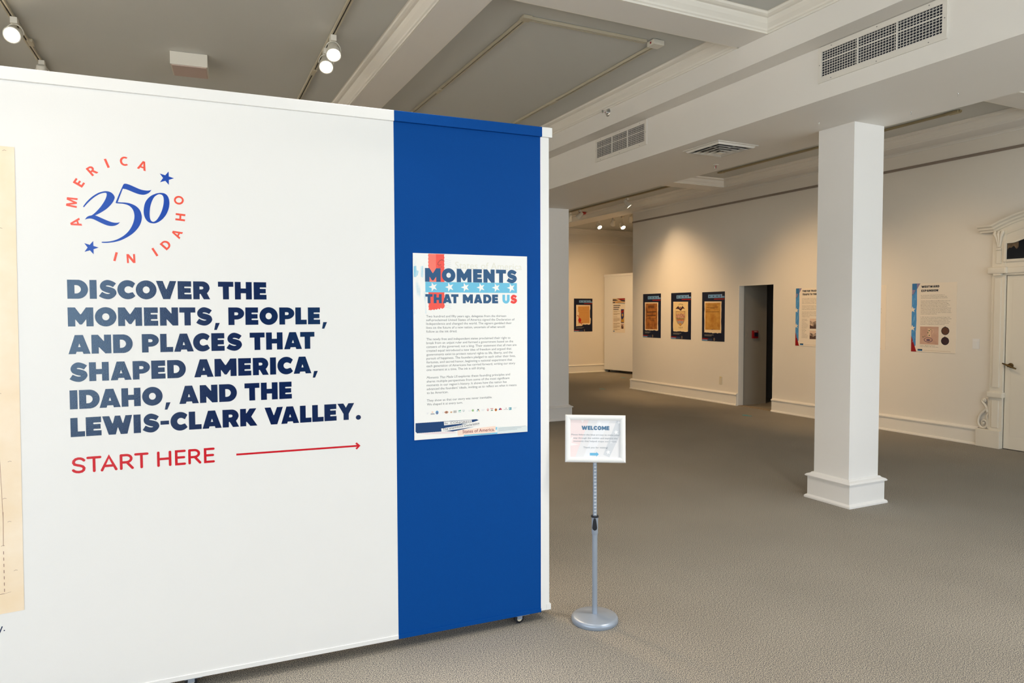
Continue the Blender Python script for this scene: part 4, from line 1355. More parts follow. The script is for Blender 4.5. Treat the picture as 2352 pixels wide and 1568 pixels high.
        for sg in (-1, 1):
            printed('bead_border', [arc(cx + sg * dx, y, .005, .0045, 0, 360, 8)[:-1] for dx, y in dots], a3, ink('bead_green', 116, 104, 52), b)
        let = []
        for k, ch in enumerate('IDAHO'):
            let.append((ch, .215 + .030 * k, None, .632 + .012 * (1 - abs(k - 2) / 2), .022, 'c'))
        text('seal_lettering', let, a3, ink('seal_ink', 84, 66, 34), b, off=.02)
        let = []
        for k, ch in enumerate('1863'):
            let.append((ch, .232 + .030 * k, None, .205 - .008 * (1 - abs(k - 1.5) / 1.5), .026, 'c'))
        text('seal_lettering', let, a3, ink('seal_ink', 84, 66, 34), b, off=.02)
    else:
        printed('document', [rect(.085, .200, .465, .672)], a2, M_TANP, b)
        strokes_mesh('document_title', [stroke([(.13 + .008 * k, .628 + .006 * (k % 2)) for k in range(32)], .004, False)], a3, ink('letter_ink', 112, 74, 34), b)
        strokes_mesh('document_lines', [stroke([(.12, .597), (.41, .598)], .008, False), stroke([(.21, .58), (.32, .58)], .010, False), stroke([(.12, .548), (.155, .548)], .006, False), stroke([(.10, .515), (.44, .515)], .009, False), stroke([(.24, .205), (.29, .207)], .010, False)], a3, ink('letter_ink', 112, 74, 34), b)
    strokes_mesh('caption_text', [stroke([(.066, .108), (.30 if kind != 1 else .25, .108)], .010, False), stroke([(.066, .090), (.25 if kind != 1 else .21, .090)], .009, False)], a1, I_GREY, b)
    printed('footer_red', [rect(.0, .026, .17, .044)], a1, I_DRED, b)
    printed('footer_blue', [rect(.0, .003, .145, .024)], a1, I_BAND, b)
    printed('footer_slate', [rect(.15, .008, .27, .040)], a1, ink('footer_slate', 44, 58, 92), b)
    printed('footer_mark', [arc(.318, .032, .020, .030, 0, 360, 16)[:-1]], a1, ink('footer_tan', 120, 104, 92), b)
    return b

navy_board(on_right(11.54, 1.078), 'navy poster of a brown torn broadside, leftmost of three beside the doorway', 1)
navy_board(on_right(10.66, 1.076), 'navy poster of an eagle and shield on cream paper, middle of three', 2)
navy_board(on_right(9.794, 1.068), 'navy poster of a tan handwritten letter, nearest the doorway', 3)
navy_board(frame((9.437, YF - .001, 1.077), (1, 0, 0), (0, 0, 1)), 'navy poster of an orange document with red wax seal on the far wall', 0)

def white_board(M, label, title, paras, photo):
    w_, h_, t = .57, .868, .005
    b = board('history_poster', label, 'poster', M, w_, h_, I_PAPER, t, 'white history posters with a blue left edge')
    a1, a2, a3 = [t + .00022 * k for k in (1, 2, 3)]
    printed('edge_blue', [[(0, .19), (0, .72), (.065, .79), (.068, .60), (.062, .52), (.066, .40), (.060, .25), (.060, .08), (.045, .06)]], a1, I_MID, b)
    printed('edge_triangle', [[(0, .71), (0, .868), (.108, .868), (.062, .790), (.03, .735)]], a2, I_STEELB, b)
    printed('edge_mauve', [[(.06, .868), (.108, .868), (.065, .795)], [(.0, .74), (.0, .79), (.045, .785), (.018, .725)]], a3, I_MAUVE, b)
    printed('edge_red', [[(0, .0), (.072, .0), (0, .205)]], a2, I_DRED, b)
    for y in (.535, .30):
        printed('edge_star', [[p for p in star(.012, y, .042, 20, .42) if True]], a2, I_PAPER, b)
    strokes_mesh('edge_script', [stroke([(.012 + .012 * k, .36 + .02 * k), (.03 + .008 * k, .44 + .02 * k), (.045, .40 + .03 * k)], .004, True) for k in range(3)] + [stroke([(.015, .60), (.03, .68), (.05, .66), (.055, .74)], .004, True), stroke([(.02, .12), (.035, .20), (.05, .17)], .004, True), stroke([(.015, .24), (.04, .28), (.055, .25)], .004, True)], a2, ink('edge_script', 128, 184, 224), b)
    y = .868 - .058
    for k, s in enumerate(title):
        pts = heavy_line(s, .122, None, y - k * .050, .0275, qx=.0242)
        printed('title_line', pts, a1, I_HEAD, b)
    lines = []
    for s, x1, yy in paras:
        lines.append((s, .118, x1, yy, .0080))
    text('body_text', lines, a1, ink('poster_text', 96, 88, 76), b, res=2, off=.008)
    if photo == 1:
        ph = printed('photo', [rect(.116, .098, .355, .322)], a1, M_PHOTOB, b)
        printed('photo_jug', [[(.215, .20), (.222, .27), (.215, .30), (.245, .295), (.262, .30), (.255, .26), (.262, .19)]], a2, ink('jug_cream', 226, 196, 166), b)
        strokes_mesh('photo_handle', [stroke([(.262, .285), (.285, .29), (.292, .26), (.27, .225)], .005, True)], a2, ink('jug_cream', 226, 196, 166), b)
        printed('photo_leaf', [arc(.235, .272, .010, .007, 0, 360, 8)[:-1], arc(.22, .245, .006, .009, 0, 360, 8)[:-1], arc(.238, .212, .011, .006, 0, 360, 8)[:-1], arc(.18, .20, .006, .005, 0, 360, 8)[:-1], arc(.158, .19, .008, .006, 0, 360, 8)[:-1], arc(.255, .287, .007, .005, 0, 360, 8)[:-1]], a3, ink('leaf_green', 62, 92, 54), b)
        printed('photo_plate', [arc(.225, .155, .056, .030, 0, 360, 28)[:-1], arc(.225, .156, .049, .025, 0, 360, 28)[:-1]], a3, ink('plate_blue', 66, 52, 84), b)
        printed('photo_plate', [arc(.225, .153, .026, .011, 0, 360, 20)[:-1]], a3, ink('plate_plum', 96, 72, 100), b)
        for yy, cc in ((.272, ink('medal_bronze2', 96, 62, 48)), (.148, ink('medal_plum', 58, 36, 44))):
            printed('medal', [arc(.438, yy, .050, .050, 0, 360, 32)[:-1]], a1, ink('medal_rim', 30, 24, 36), b)
            printed('medal_face', [arc(.438, yy, .043, .043, 0, 360, 32)[:-1]], a2, cc, b)
            printed('medal_loop', [rect(.430, yy + .049, .440, yy + .056)], a1, ink('medal_rim', 30, 24, 36), b)
    elif photo == 2:
        for (y0, y1) in ((.262, .412), (.108, .232)):
            printed('photo', [rect(.265, y0, .54, y1)], a1, M_PHOTO, b)
            printed('photo_sky', [[(.265, y1), (.54, y1), (.54, y1 - .04), (.42, y1 - .02), (.33, y1 - .05), (.265, y1 - .03)]], a2, ink('photo_pale', 224, 200, 180), b)
            printed('photo_dark', [[(.265, y0), (.54, y0), (.50, y0 + .05), (.40, y0 + .07), (.33, y0 + .035), (.265, y0 + .055)]], a2, I_PHOTO2, b)
    printed('logo_block', [rect(.088, .012, .150, .036)], a1, I_STEELB, b)
    printed('logo_stripe', [rect(.088, .026, .150, .036)], a2, I_HEAD, b)
    strokes_mesh('footer_rule', [stroke([(.16, .020), (.51, .020)], .0030, False)], a1, ink('rule_gold', 190, 164, 128), b)
    return b

def para(ls, top, step, xs):
    return [(s, x, top - i * step) for i, (s, x) in enumerate(zip(ls, xs))]

WEST = para(["For seventy years following the Declaration of", "Independence, it remained uncertain whether that", "document\u2019s promises would apply to the Northwest."], .712, .0178, (.42, .45, .46))
WEST += para(["President Thomas Jefferson sent Meriwether Lewis and", "William Clark west, advancing his vision of America", "stretching from Atlantic to Pacific. On August 12, 1805,", "Meriwether Lewis led these men across Lemhi Pass, the", "first Euro-Americans to enter Idaho. Four years later,", "Englishman David Thompson constructed Kullyspell House", "on Lake Pend Oreille, Idaho\u2019s first fur trading post. The U.S.", "and Britain both claimed Idaho and the Northwest. In 1818,", "they agreed to jointly occupy the region. Residents of either", "country could legally reside here."], .640, .0180, (.49, .455, .475, .49, .46, .505, .50, .50, .51, .33))
WEST += para(["In 1843, the influx of Americans traveling the Oregon Trail", "convinced the outnumbered British to relinquish land south", "of the forty-ninth parallel, and joint occupancy ended. The", "future Idaho, Oregon, and Washington became part of the", "United States, ensuring that the rights enshrined in the", "Declaration of Independence would prevail here."], .437, .0180, (.49, .51, .475, .495, .48, .43))
WEST += [("Compote, c. 1800, Idaho State Historical", .31, .080), ("Society; Peace Medals, 1801, and the reverse", .355, .064)]
white_board(on_right(5.843, 1.066), 'white WESTWARD EXPANSION poster with a jug photo and two medals', ['WESTWARD', 'EXPANSION'], WEST, 1)
FUR = para(["In the early 1800s, the fur trade drew trappers to", "the United States and Great Britain. From 1818", "both countries occupied the lands that became", "Idaho, Washington, Oregon, and Montana, all", "before the permanent border was settled."], .708, .0185, (.50, .50, .50, .50, .44))
FUR += para(["Hoping to push Americans out, the British", "Company tried to create a \u201cfur desert\u201d in the", "country. Trappers removed so many beavers to", "make the land less appealing to Americans."], .600, .0185, (.46, .50, .50, .47))
FUR += para(["Americans came anyway. In 1832, Milton Sublette", "made expeditions to the Pacific Coast, carrying", "provisions for traders on the Snake River to", "support the overland trade and", "strengthen U.S. claims."], .508, .0185, (.50, .50, .50, .43, .26))
FUR += para(["In 1834, Nathaniel", "Wyeth established", "Fort Hall near", "today\u2019s Pocatello.", "The British built Fort", "Boise near the Snake", "and purchased Fort", "Hall in 1837. Both", "posts became", "important supply", "centers on the", "Oregon Trail.", "The 1846 Oregon", "Treaty finally set the", "international border", "at the 49th parallel,"], .398, .0185, (.21, .22, .17, .20, .23, .23, .23, .21, .18, .20, .18, .17, .21, .23, .23, .225))
white_board(on_right(7.702, 1.065), 'white FUR TRADE poster with sepia photos, partly hidden left of the column', ['THE FUR TRADE:', 'TRAPS TO TERRITORY'], FUR, 2)
white_board(on_right(6.775, 1.064), 'white poster almost hidden by the column, only its right edge showing', ['EXPANSION'], WEST[:12], 0)

# ================================================================== FAR DISPLAY WALL with its poster
tv = Vector((.164, -.986, 0)).normalized()
FM = frame(Vector((10.529, 14.577, 0)) + tv * -1.09, tv, (0, 0, 1))
fw = empty('display_wall', mw=FM, label='white movable wall standing by the far wall under the spotlights', cat='display wall')
MB().box((0, .07, -.12), (2.42, 2.52, 0)).build('white_board', M_PANEL, fw)
MB().bevbox((-.01, 2.515, -.135), (2.43, 2.575, .015), .002).build('top_cap', M_PANEL, fw)
MB().box((.02, .0705, -.10), (2.40, .055, -.02)).build('bottom_rail', M_BLACK, fw)
for x_ in (.12, 2.3):
    k = MB()
    k.lathe([(.006, -.012), (.026, -.012), (.0275, -.006), (.0275, .006), (.026, .012), (.006, .012)], 18, Matrix.Translation((x_, .0275, -.06)))
    k.build('wheel', M_BLACK, fw, True)
fp = board('history_poster', 'tall white poster with red and navy header on the far movable wall', 'poster', FM @ Matrix.Translation((1.09 - .766, 1.055, .0006)), .45, .885, I_PAPER, .005)
a1, a2, a3 = .0053, .0056, .0059
printed('header_collage', [[(0, .885), (.45, .885), (.45, .74), (.30, .745), (.0, .765)]], a1, ink('collage_cream', 206, 178, 140), fp)
printed('header_red', [[(.15, .88), (.45, .885), (.45, .845), (.28, .84), (.22, .86)]], a2, I_DRED, fp)
printed('header_navy', [[(.25, .845), (.45, .835), (.45, .80), (.33, .81)], [(.0, .86), (.12, .855), (.2, .83), (.0, .825)], [(.0, .785), (.09, .79), (.08, .765), (.0, .765)]], a2, I_DNAVY, fp)
printed('header_slip', [[(.10, .79), (.32, .81), (.32, .78), (.11, .77)]], a3, I_ORANGE, fp)
printed('header_blue', [[(.18, .768), (.45, .752), (.45, .738), (.2, .755)]], a3, I_BAND, fp)
for k, x_ in enumerate((.28, .24, .21)):
    strokes_mesh('title_line', [stroke([(.03 + j * .032, .700 - k * .05), (.03 + j * .032 + .024, .700 - k * .05)], .028, False) for j in range(int((x_ - .03) / .032 * 1.0) + 1)], a1, I_HEAD, fp)
rows = [(.555, 2), (.50, 3), (.405, 1), (.37, 5), (.245, 3), (.18, 4), (.085, 2)]
sts = []
for y_, n_ in rows:
    for j in range(n_):
        sts.append(stroke([(.03, y_ - j * .0195), (.27 - (.10 if j == n_ - 1 else .01 * (j % 2)), y_ - j * .0195)], .009, False))
strokes_mesh('body_text', sts, a1, ink('far_text', 176, 152, 116), fp)
printed('picture_banner', [rect(.305, .25, .415, .605)], a1, ink('banner_navy', 36, 44, 96), fp)
printed('banner_red', [[(.315, .50), (.405, .53), (.405, .585), (.315, .56)]], a2, I_DRED, fp)
printed('banner_gold', [arc(.36, .455, .028, .038, 0, 360, 16)[:-1], [(.31, .27), (.41, .27), (.41, .40), (.35, .33), (.31, .38)]], a2, I_GOLD, fp)
printed('picture_portrait', [rect(.305, .10, .41, .23)], a1, I_PHOTO, fp)
printed('portrait_figure', [[(.33, .10), (.32, .16), (.345, .20), (.37, .19), (.365, .15), (.395, .17), (.39, .10)]], a2, I_PHOTO2, fp)
printed('logo_block', [rect(.02, .02, .07, .045)], a1, I_STEELB, fp)

# ================================================================== SIGN STAND
sx, sy = 1.922, 2.99
fd = Vector((F.x, F.y, 0)).normalized()
ss = empty('sign_stand', (sx, sy, 0), 'silver pedestal stand holding the framed WELCOME sign', 'sign stand')
bs = MB()
bs.lathe([(.001, 0), (.117, 0), (.1195, .004), (.1195, .018), (.115, .026), (.104, .031), (.06, .036), (.022, .039), (.001, .039)], 64)
bs.build('base', M_STEEL, ss, True)
MB().lathe([(.001, .037), (.0135, .037), (.0135, .452), (.001, .452)], 24).build('lower_tube', M_STEEL, ss, True)
co = MB()
co.lathe([(.0125, .448), (.015, .45), (.0165, .46), (.0165, .540), (.0125, .540)], 24)
col_ = co.build('collar', M_STEEL, ss, True)
MB().lathe([(.012, .538), (.0195, .538), (.0195, .546), (.012, .546)], 24).build('collar_ring', M_BLACK, ss, True)
cl = MB()
vdir = -fd
side = Vector((vdir.y, -vdir.x, 0))
cdir = (vdir + side * .15).normalized()
csd = Vector((cdir.y, -cdir.x, 0))
rings = []
for zz, wd in ((.474, .004), (.478, .010), (.486, .0125), (.50, .011), (.52, .0085), (.532, .006), (.536, .003)):
    pts = []
    for a in range(10):
        an = 2 * pi * a / 10
        q = cdir * (.0165 + .004 * max(0, sin(an))) + csd * (wd * cos(an))
        pts.append((q.x, q.y, zz))
    rings.append(pts)
cl.loft(rings)
cl.build('clip_lever', M_BLACK, ss, True)
MB().lathe([(.001, .54), (.0105, .54), (.0105, .83), (.001, .83)], 20).build('upper_tube', M_STEEL, ss, True)
nt = MB()
for k in range(16):
    zz = .555 + k * .0172
    p = cdir * .0106
    nt.loft([[(p.x + csd.x * a - cdir.x * .002, p.y + csd.y * a - cdir.y * .002, zz + b) for a, b in ((-.007, -.0026), (.004, -.0026), (.004, .0026), (-.007, .0026))],
             [(p.x + csd.x * a + cdir.x * .0012, p.y + csd.y * a + cdir.y * .0012, zz + b) for a, b in ((-.006, -.0018), (.003, -.0018), (.003, .0018), (-.006, .0018))]])
nt.build('height_notches', mat('bright_notch', (.8, .82, .84, 1), .3), ss)
# frame, tilted back
xr = (Vector((2.0615, 2.916, 0)) - Vector((1.788, 3.051, 0))).normalized()
up = Vector((0, 0, 1))
nrm = xr.cross(up)
tilt = radians(9)
upt = (up * cos(tilt) - nrm * sin(tilt)).normalized()
FMw = frame(Vector((sx, sy, .942)) + nrm * .012 - upt * 0, xr, upt) @ Matrix.Rotation(radians(-0.9), 4, 'Z')
FMl = Matrix.Translation((-sx, -sy, 0)) @ FMw
fw_, fh_ = .3040, .2380
gb = MB()
t = .0265
def rail(p0, p1, q0, q1):
    # mitred rail: outer edge p0->p1, inner edge q0->q1, rounded profile
    prof = [(0, 0), (0, .010), (.12, .0145), (.4, .017), (.75, .0145), (1, .008), (1, 0)]
    def ring(o, i):
        return [((o[0] + (i[0] - o[0]) * f_), (o[1] + (i[1] - o[1]) * f_), h_) for f_, h_ in prof]
    gb.loft([ring(p0, q0), ring(p1, q1)])
ox, oy = fw_ / 2, fh_ / 2
O = [(-ox, -oy), (ox, -oy), (ox, oy), (-ox, oy)]
I = [(-ox + t, -oy + t), (ox - t, -oy + t), (ox - t, oy - t), (-ox + t, oy - t)]
for k in range(4):
    gb.bm = bmesh.new() if k else gb.bm
    rail(O[k], O[(k + 1) % 4], I[k], I[(k + 1) % 4])
    r_ = gb.build('frame_rail', M_WHITEF, ss, True)
    r_.matrix_local = FMl
bk = MB().box((-ox + .004, -oy + .004, -.006), (ox - .004, oy - .004, .003)).build('back_panel', M_WHITEF, ss)
bk.matrix_local = FMl
hk = MB().bevbox((-.014, -oy + .002, -.016), (.014, -oy + .06, -.006), .002).build('frame_bracket', M_STEEL, ss)
hk.matrix_local = FMl
sh = MB().box((-ox + t - .003, -oy + t - .003, .003), (ox - t + .003, oy - t + .003, .0036)).build('sign_sheet', ink('sheet_white', 234, 233, 235), ss)
sh.matrix_local = FMl
sh['label'] = 'white printed sheet reading WELCOME'
sx0, sx1, sy0, sy1 = -ox + t, ox - t, -oy + t, oy - t
wS, hS = sx1 - sx0, sy1 - sy0
def sp(fx, fy):
    return (sx0 + fx * wS, sy0 + fy * hS)
q1, q2, q3, q4 = .0038, .0040, .0042, .0044
printed('pale_stripe', [[sp(0, 0), sp(.10, 0), sp(.37, 1), sp(0, 1)]], q1, I_PPINK, sh)
printed('pale_stripe', [[sp(.26, 0), sp(.42, 0), sp(.80, 1), sp(.55, 1)]], q1, ink('pale_lilac', 238, 239, 243), sh)
printed('pale_stripe', [[sp(.66, .07), sp(.78, .0), sp(1, .62), sp(1, .98), sp(.93, 1)]], q1, ink('pale_slate', 214, 217, 222), sh)
for fx, fy, rr in ((.76, .14, .013), (.92, .68, .013), (.585, .92, .014), (.98, .95, .010), (.82, .42, .010)):
    printed('pale_star', [star(*sp(fx, fy), rr, 100, .40)], q2, ink('star_white', 244, 245, 247), sh)
printed('pale_star', [[sp(0, .30), sp(.17, .34), sp(.02, .38), sp(.06, .56), sp(0, .5)]], q2, ink('star_blush', 248, 240, 240), sh)
printed('pale_star', [[sp(.21, 1), sp(.245, .92), sp(.27, 1)]], q2, ink('star_blush', 248, 240, 240), sh)
printed('sign_heading', heavy_line('WELCOME', sp(.222, 0)[0], sp(.782, 0)[0], sp(0, .735)[1], .110 * hS, .07), q3, I_SLATE, sh)
text('sign_text', [("Please follow the blue arrows to make your", sp(.016, 0)[0], sp(.985, 0)[0], sp(0, .585)[1], .040 * hS), ("way through the exhibit and explore the", sp(.055, 0)[0], sp(.945, 0)[0], sp(0, .495)[1], .040 * hS), ("moments that helped shape our nation.", sp(.06, 0)[0], sp(.935, 0)[0], sp(0, .410)[1], .040 * hS), ("Thank you for visiting!", sp(.258, 0)[0], sp(.748, 0)[0], sp(0, .240)[1], .042 * hS)], q3, ink('sign_grey', 150, 158, 168), sh, res=3, off=.004)
ax0, ay = sp(.390, .085)
printed('sign_arrow', [[sp(.390, .115), sp(.520, .115), sp(.520, .145), sp(.570, .080), sp(.520, .015), sp(.520, .045), sp(.390, .045)]], q3, I_LBLUE, sh)

# ================================================================== AIR VENTS on the boxed beam
def air_vent(y1, y0, z0, z1, iy1, iy0, iz0, iz1, mull, label, rowsteps, cols):
    X0 = 4.19
    e = empty('air_vent', (X0, (y0 + y1) / 2, z0), label, 'air vent', 'return air grilles on the boxed beam')
    ox_, oy_, oz_ = X0, (y0 + y1) / 2, z0
    def bx(mb, xa, xb, ya, yb, za, zb):
        mb.box((xa - ox_, ya - oy_, za - oz_), (xb - ox_, yb - oy_, zb - oz_))
    f = MB()
    xf = X0 - .012
    bx(f, xf, X0, y0, iy0, z0, z1)
    bx(f, xf, X0, iy1, y1, z0, z1)
    bx(f, xf, X0, iy0, iy1, z0, iz0)
    bx(f, xf, X0, iy0, iy1, iz1, z1)
    f.build('frame', M_VENT, e)
    b = MB()
    bx(b, X0 - .0025, X0 - .0005, iy0, iy1, iz0, iz1)
    b.build('backing', M_DARK, e)  # dark plate painted as the shade behind the grille
    for my in mull:
        m_ = MB()
        bx(m_, X0 - .014, X0 - .001, my - .004, my + .004, iz0, iz1)
        m_.build('mullion', M_VENT, e)
    g = MB()
    nz = 10
    for k in range(nz):
        zz = iz0 + (iz1 - iz0) * (k + .35) / nz
        tk = .0048 if k in (0, 6) else .0019
        bx(g, X0 - .0085, X0 - .0055, iy0, iy1, zz - tk, zz + tk)
    ed = [iy0] + sorted(mull) + [iy1]
    for i in range(3):
        for k in range(1, cols):
            yy = ed[i] + (ed[i + 1] - ed[i]) * k / cols
            bx(g, X0 - .0055, X0 - .003, yy - .0014, yy + .0014, iz0, iz1)
    g.build('louver_grid', M_VENT, e)
    for (yy, zz) in [(y0 + (y1 - y0) * q, z0 + .012) for q in (.12, .5, .88)] + [(y0 + (y1 - y0) * q, z1 - .014) for q in (.12, .5, .88)] + [(y0 + .014, (z0 + z1) / 2), (y1 - .014, (z0 + z1) / 2)]:
        s_ = MB()
        s_.lathe([(.001, 0), (.0035, 0), (.003, .0015), (.001, .002)], 10, Matrix.Translation((xf - ox_, yy - oy_, zz - oz_)) @ Matrix.Rotation(-pi / 2, 4, 'Y'))
        s_.build('screw', M_GREYS, e)
    return e
M_GREYS = mat('grey_screw', (0.2, 0.2, 0.2, 1), 0.4, metal=.6)
air_vent(3.594, 2.671, 3.201, 3.449, 3.562, 2.700, 3.232, 3.413, [3.275, 2.991], 'large white air grille above the near column, upper right of the photo', 10, 14)
air_vent(6.507, 5.596, 3.206, 3.449, 6.476, 5.629, 3.236, 3.414, [6.188, 5.911], 'white air grille on the boxed beam just right of the display wall top', 10, 16)

# ceiling diffuser on the beam soffit
ZS = 3.083
df = empty('ceiling_diffuser', (4.57, 5.006, ZS), 'square white louvred ceiling diffuser under the boxed beam', 'ceiling vent')
hw = .236
def sqring(mb, w0, z0, w1, z1, th=.003):
    # sloping square collar from half width w0 at z0 to w1 at z1
    def sq(wd, z):
        return [(-wd, -wd, z), (wd, -wd, z), (wd, wd, z), (-wd, wd, z)]
    mb.loft([sq(w0, z0), sq(w1, z1), sq(w1 - th, z1), sq(w0 - th, z0), sq(w0, z0)], True, False)
f = MB()
def sq(wd, z):
    return [(-wd, -wd, z), (wd, -wd, z), (wd, wd, z), (-wd, wd, z)]
f.loft([sq(hw, -.001), sq(hw, -.006), sq(hw - .018, -.010), sq(hw - .03, -.024), sq(hw - .036, -.024), sq(hw - .03, -.001), sq(hw, -.001)], True, False)
f.build('diffuser_frame', M_VENT, df)
MB().box((-hw + .03, -hw + .03, -.003), (hw - .03, hw - .03, -.001)).build('backing', M_DARK, df)  # dark sheet in place of the shaded diffuser throat
for wt, wb, zt, zb in ((.146, .166, -.014, -.028), (.100, .122, -.018, -.034), (.055, .078, -.022, -.040)):
    k = MB()
    sqring(k, wt, zt, wb, zb)
    k.loft([sq(wb, zb), sq(wb + .006, zb - .002), sq(wb + .004, zb - .004), sq(wb - .003, zb), sq(wb, zb)], True, False)
    k.build('louver', M_VENT, df)
k = MB()
k.loft([sq(.012, -.030), sq(.036, -.046), sq(.036, -.049), sq(.002, -.049)], True, True)
k.build('center_cone', M_VENT, df)
k = MB()
for a in range(4):
    M4 = Matrix.Rotation(a * pi / 2 + pi / 4 * 0, 4, 'Z')
    t4 = bmesh.new()
    q4_ = MB.__new__(MB)
    q4_.bm = t4
    q4_.box((.04, .03, -.012), (.21, .036, -.006))
    k.merge(t4, M4)
k.build('cross_brace', M_VENT, df)

# sprinklers and hooks
def sprinkler_pendant(x, y, z, label):
    e = empty('sprinkler_head', (x, y, z), label, 'sprinkler')
    MB().lathe([(.001, 0), (.030, 0), (.030, -.003), (.012, -.006), (.001, -.006)], 24).build('escutcheon', M_VENT, e, True)
    k = MB()
    k.tube([(-.010, 0, -.006), (-.011, 0, -.02), (-.008, 0, -.034), (0, 0, -.038), (.008, 0, -.034), (.011, 0, -.02), (.010, 0, -.006)], .0028, 8)
    k.build('yoke', M_CHROME, e, True)
    MB().lathe([(.001, -.006), (.0028, -.006), (.0032, -.02), (.0028, -.034), (.001, -.034)], 10).build('bulb', M_RED, e, True)
    MB().lathe([(.001, -.037), (.013, -.037), (.013, -.039), (.001, -.039)], 16).build('deflector', M_CHROME, e, True)
    return e
sprinkler_pendant(5.042, 5.585, ZS, 'small pendant sprinkler under the beam beside the square diffuser')
sw = empty('sprinkler_head', (4.0075, 5.999, 3.592), 'chrome sidewall sprinkler on the beam face above the small grille', 'sprinkler')
Rx = Matrix.Rotation(-pi / 2, 4, 'Y')
MB().lathe([(.001, 0), (.040, 0), (.040, .003), (.030, .010), (.014, .012), (.001, .012)], 28, Rx).build('escutcheon', M_CHROME, sw, True)
MB().lathe([(.001, .010), (.013, .010), (.013, .03), (.009, .034), (.001, .034)], 16, Rx).build('body', M_CHROME, sw, True)
k = MB()
k.tube([(-.03, .010, 0), (-.05, .010, 0), (-.062, 0, 0), (-.05, -.010, 0), (-.03, -.010, 0)], .0028, 8)
k.build('yoke', M_CHROME, sw, True)
MB().lathe([(.001, .03), (.003, .03), (.003, .058), (.001, .058)], 10, Rx).build('bulb', M_RED, sw, True)
k = MB().bevbox((-.075, -.016, .010), (-.045, .016, .013), .001)
k.bevbox((-.066, -.014, -.012), (-.063, .014, .012), .001)
k.build('deflector', M_CHROME, sw)
for (x, y, lb) in ((4.676, 4.004, 'tiny metal screw hook under the beam at the column top left'), (5.055, 3.489, 'tiny metal screw hook under the beam just right of the column'), (4.926, 3.061, 'tiny metal screw hook under the beam farthest right of the column')):
    e = empty('ceiling_hook', (x, y, ZS), lb, 'hook', 'screw hooks under the boxed beam')
    MB().lathe([(.001, 0), (.009, 0), (.008, -.003), (.003, -.005), (.001, -.005)], 14).build('hook_plate', M_CHROME, e, True)
    k = MB()
    k.tube([(0, 0, -.003), (0, 0, -.010)] + [(.007 * sin(a), 0, -.017 + .007 * cos(a)) for a in [i * .45 for i in range(12)]], .0014, 6)
    e.scale = (.7, .7, .7)
    k.build('hook_loop', M_CHROME, e, True)

# ================================================================== CEILING TRACKS AND SPOTLIGHTS
def track(name, label, runs, m, group='light tracks on the ceiling', joints=(), feed=None, corner=None):
    x0, y0 = runs[0][0], runs[0][1]
    e = empty('light_track', (x0, y0, ZC - .003), label, 'light track', group)
    w2, hh = .017, .022
    for (xa, ya, xb, yb) in runs:
        d_ = Vector((xb - xa, yb - ya, 0))
        ln = d_.length
        ang = math.atan2(d_.y, d_.x)
        M_ = Matrix.Translation((xa - x0, ya - y0, 0)) @ Matrix.Rotation(ang, 4, 'Z')
        b = MB()
        b.prism([(-w2, 0), (w2, 0), (w2, -hh), (.006, -hh), (.006, -.008), (-.006, -.008), (-.006, -hh), (-w2, -hh)], 'x', 0, ln)
        o = b.build('track_channel', m, e)
        o.matrix_local = M_
        s_ = MB().box((0.01, -.0058, -.0135), (ln - .01, .0058, -.0085)).build('track_slot', M_SLOT, e)
        s_.matrix_local = M_
    for (x, y, dx, dy) in joints:
        MB().bevbox((x - x0 - dx, y - y0 - dy, -.0245), (x - x0 + dx, y - y0 + dy, -.0005), .002).build('track_joiner', m, e)
    if feed:
        fx, fy, fw1, fh1 = feed
        MB().bevbox((fx - x0 - fw1, fy - y0 - fh1, -.040), (fx - x0 + fw1, fy - y0 + fh1, -.0005), .004).build('feed_box', M_WPLAST, e)
        MB().box((fx - x0 - fw1 - .001, fy - y0 - .012, -.028), (fx - x0 - fw1 + .001, fy - y0 + .004, -.012)).build('feed_sticker', M_RED, e)
    return e

track('a', 'ivory light track at the top left corner of the photo', [(-1.03, 4.9, -.905, 8.6)], M_TRACK, joints=[(-.952, 6.72, .02, .06)])
track('b', 'ivory light track left of the plaster ceiling beam', [(1.118, 3.2, 1.225, 8.5)], M_TRACK, joints=[(1.183, 6.45, .02, .07)])
track('c', 'ivory L-shaped light track on the grey green coffer', [(2.372, 8.6, 2.372, 4.66), (2.41, 4.625, 3.435, 4.615)], M_TRACK, joints=[(2.376, 4.63, .035, .035), (2.372, 6.47, .02, .06)])
track('d', 'ivory light track with a feed box, right of the L-shaped one', [(3.552, 8.6, 3.548, 4.68)], M_TRACK, joints=[(3.552, 6.33, .02, .07)], feed=(3.522, 4.60, .052, .045))
track('e', 'tan light track above the right wall, seen behind the column', [(7.66, 4.72, 7.66, 8.36)], M_TRACKY, feed=None, joints=[(7.66, 4.80, .035, .06), (7.66, 8.36, .03, .05)])
track('f', 'tan light track over the far end of the right wall', [(7.70, 9.55, 7.72, 13.6)], M_TRACKY, joints=[(7.70, 9.52, .03, .04)])
track('g', 'thin light track in the bay beyond the end of the right wall', [(9.03, 12.2, 9.03, 15.2)], M_TRACKY)

LIGHTS = []

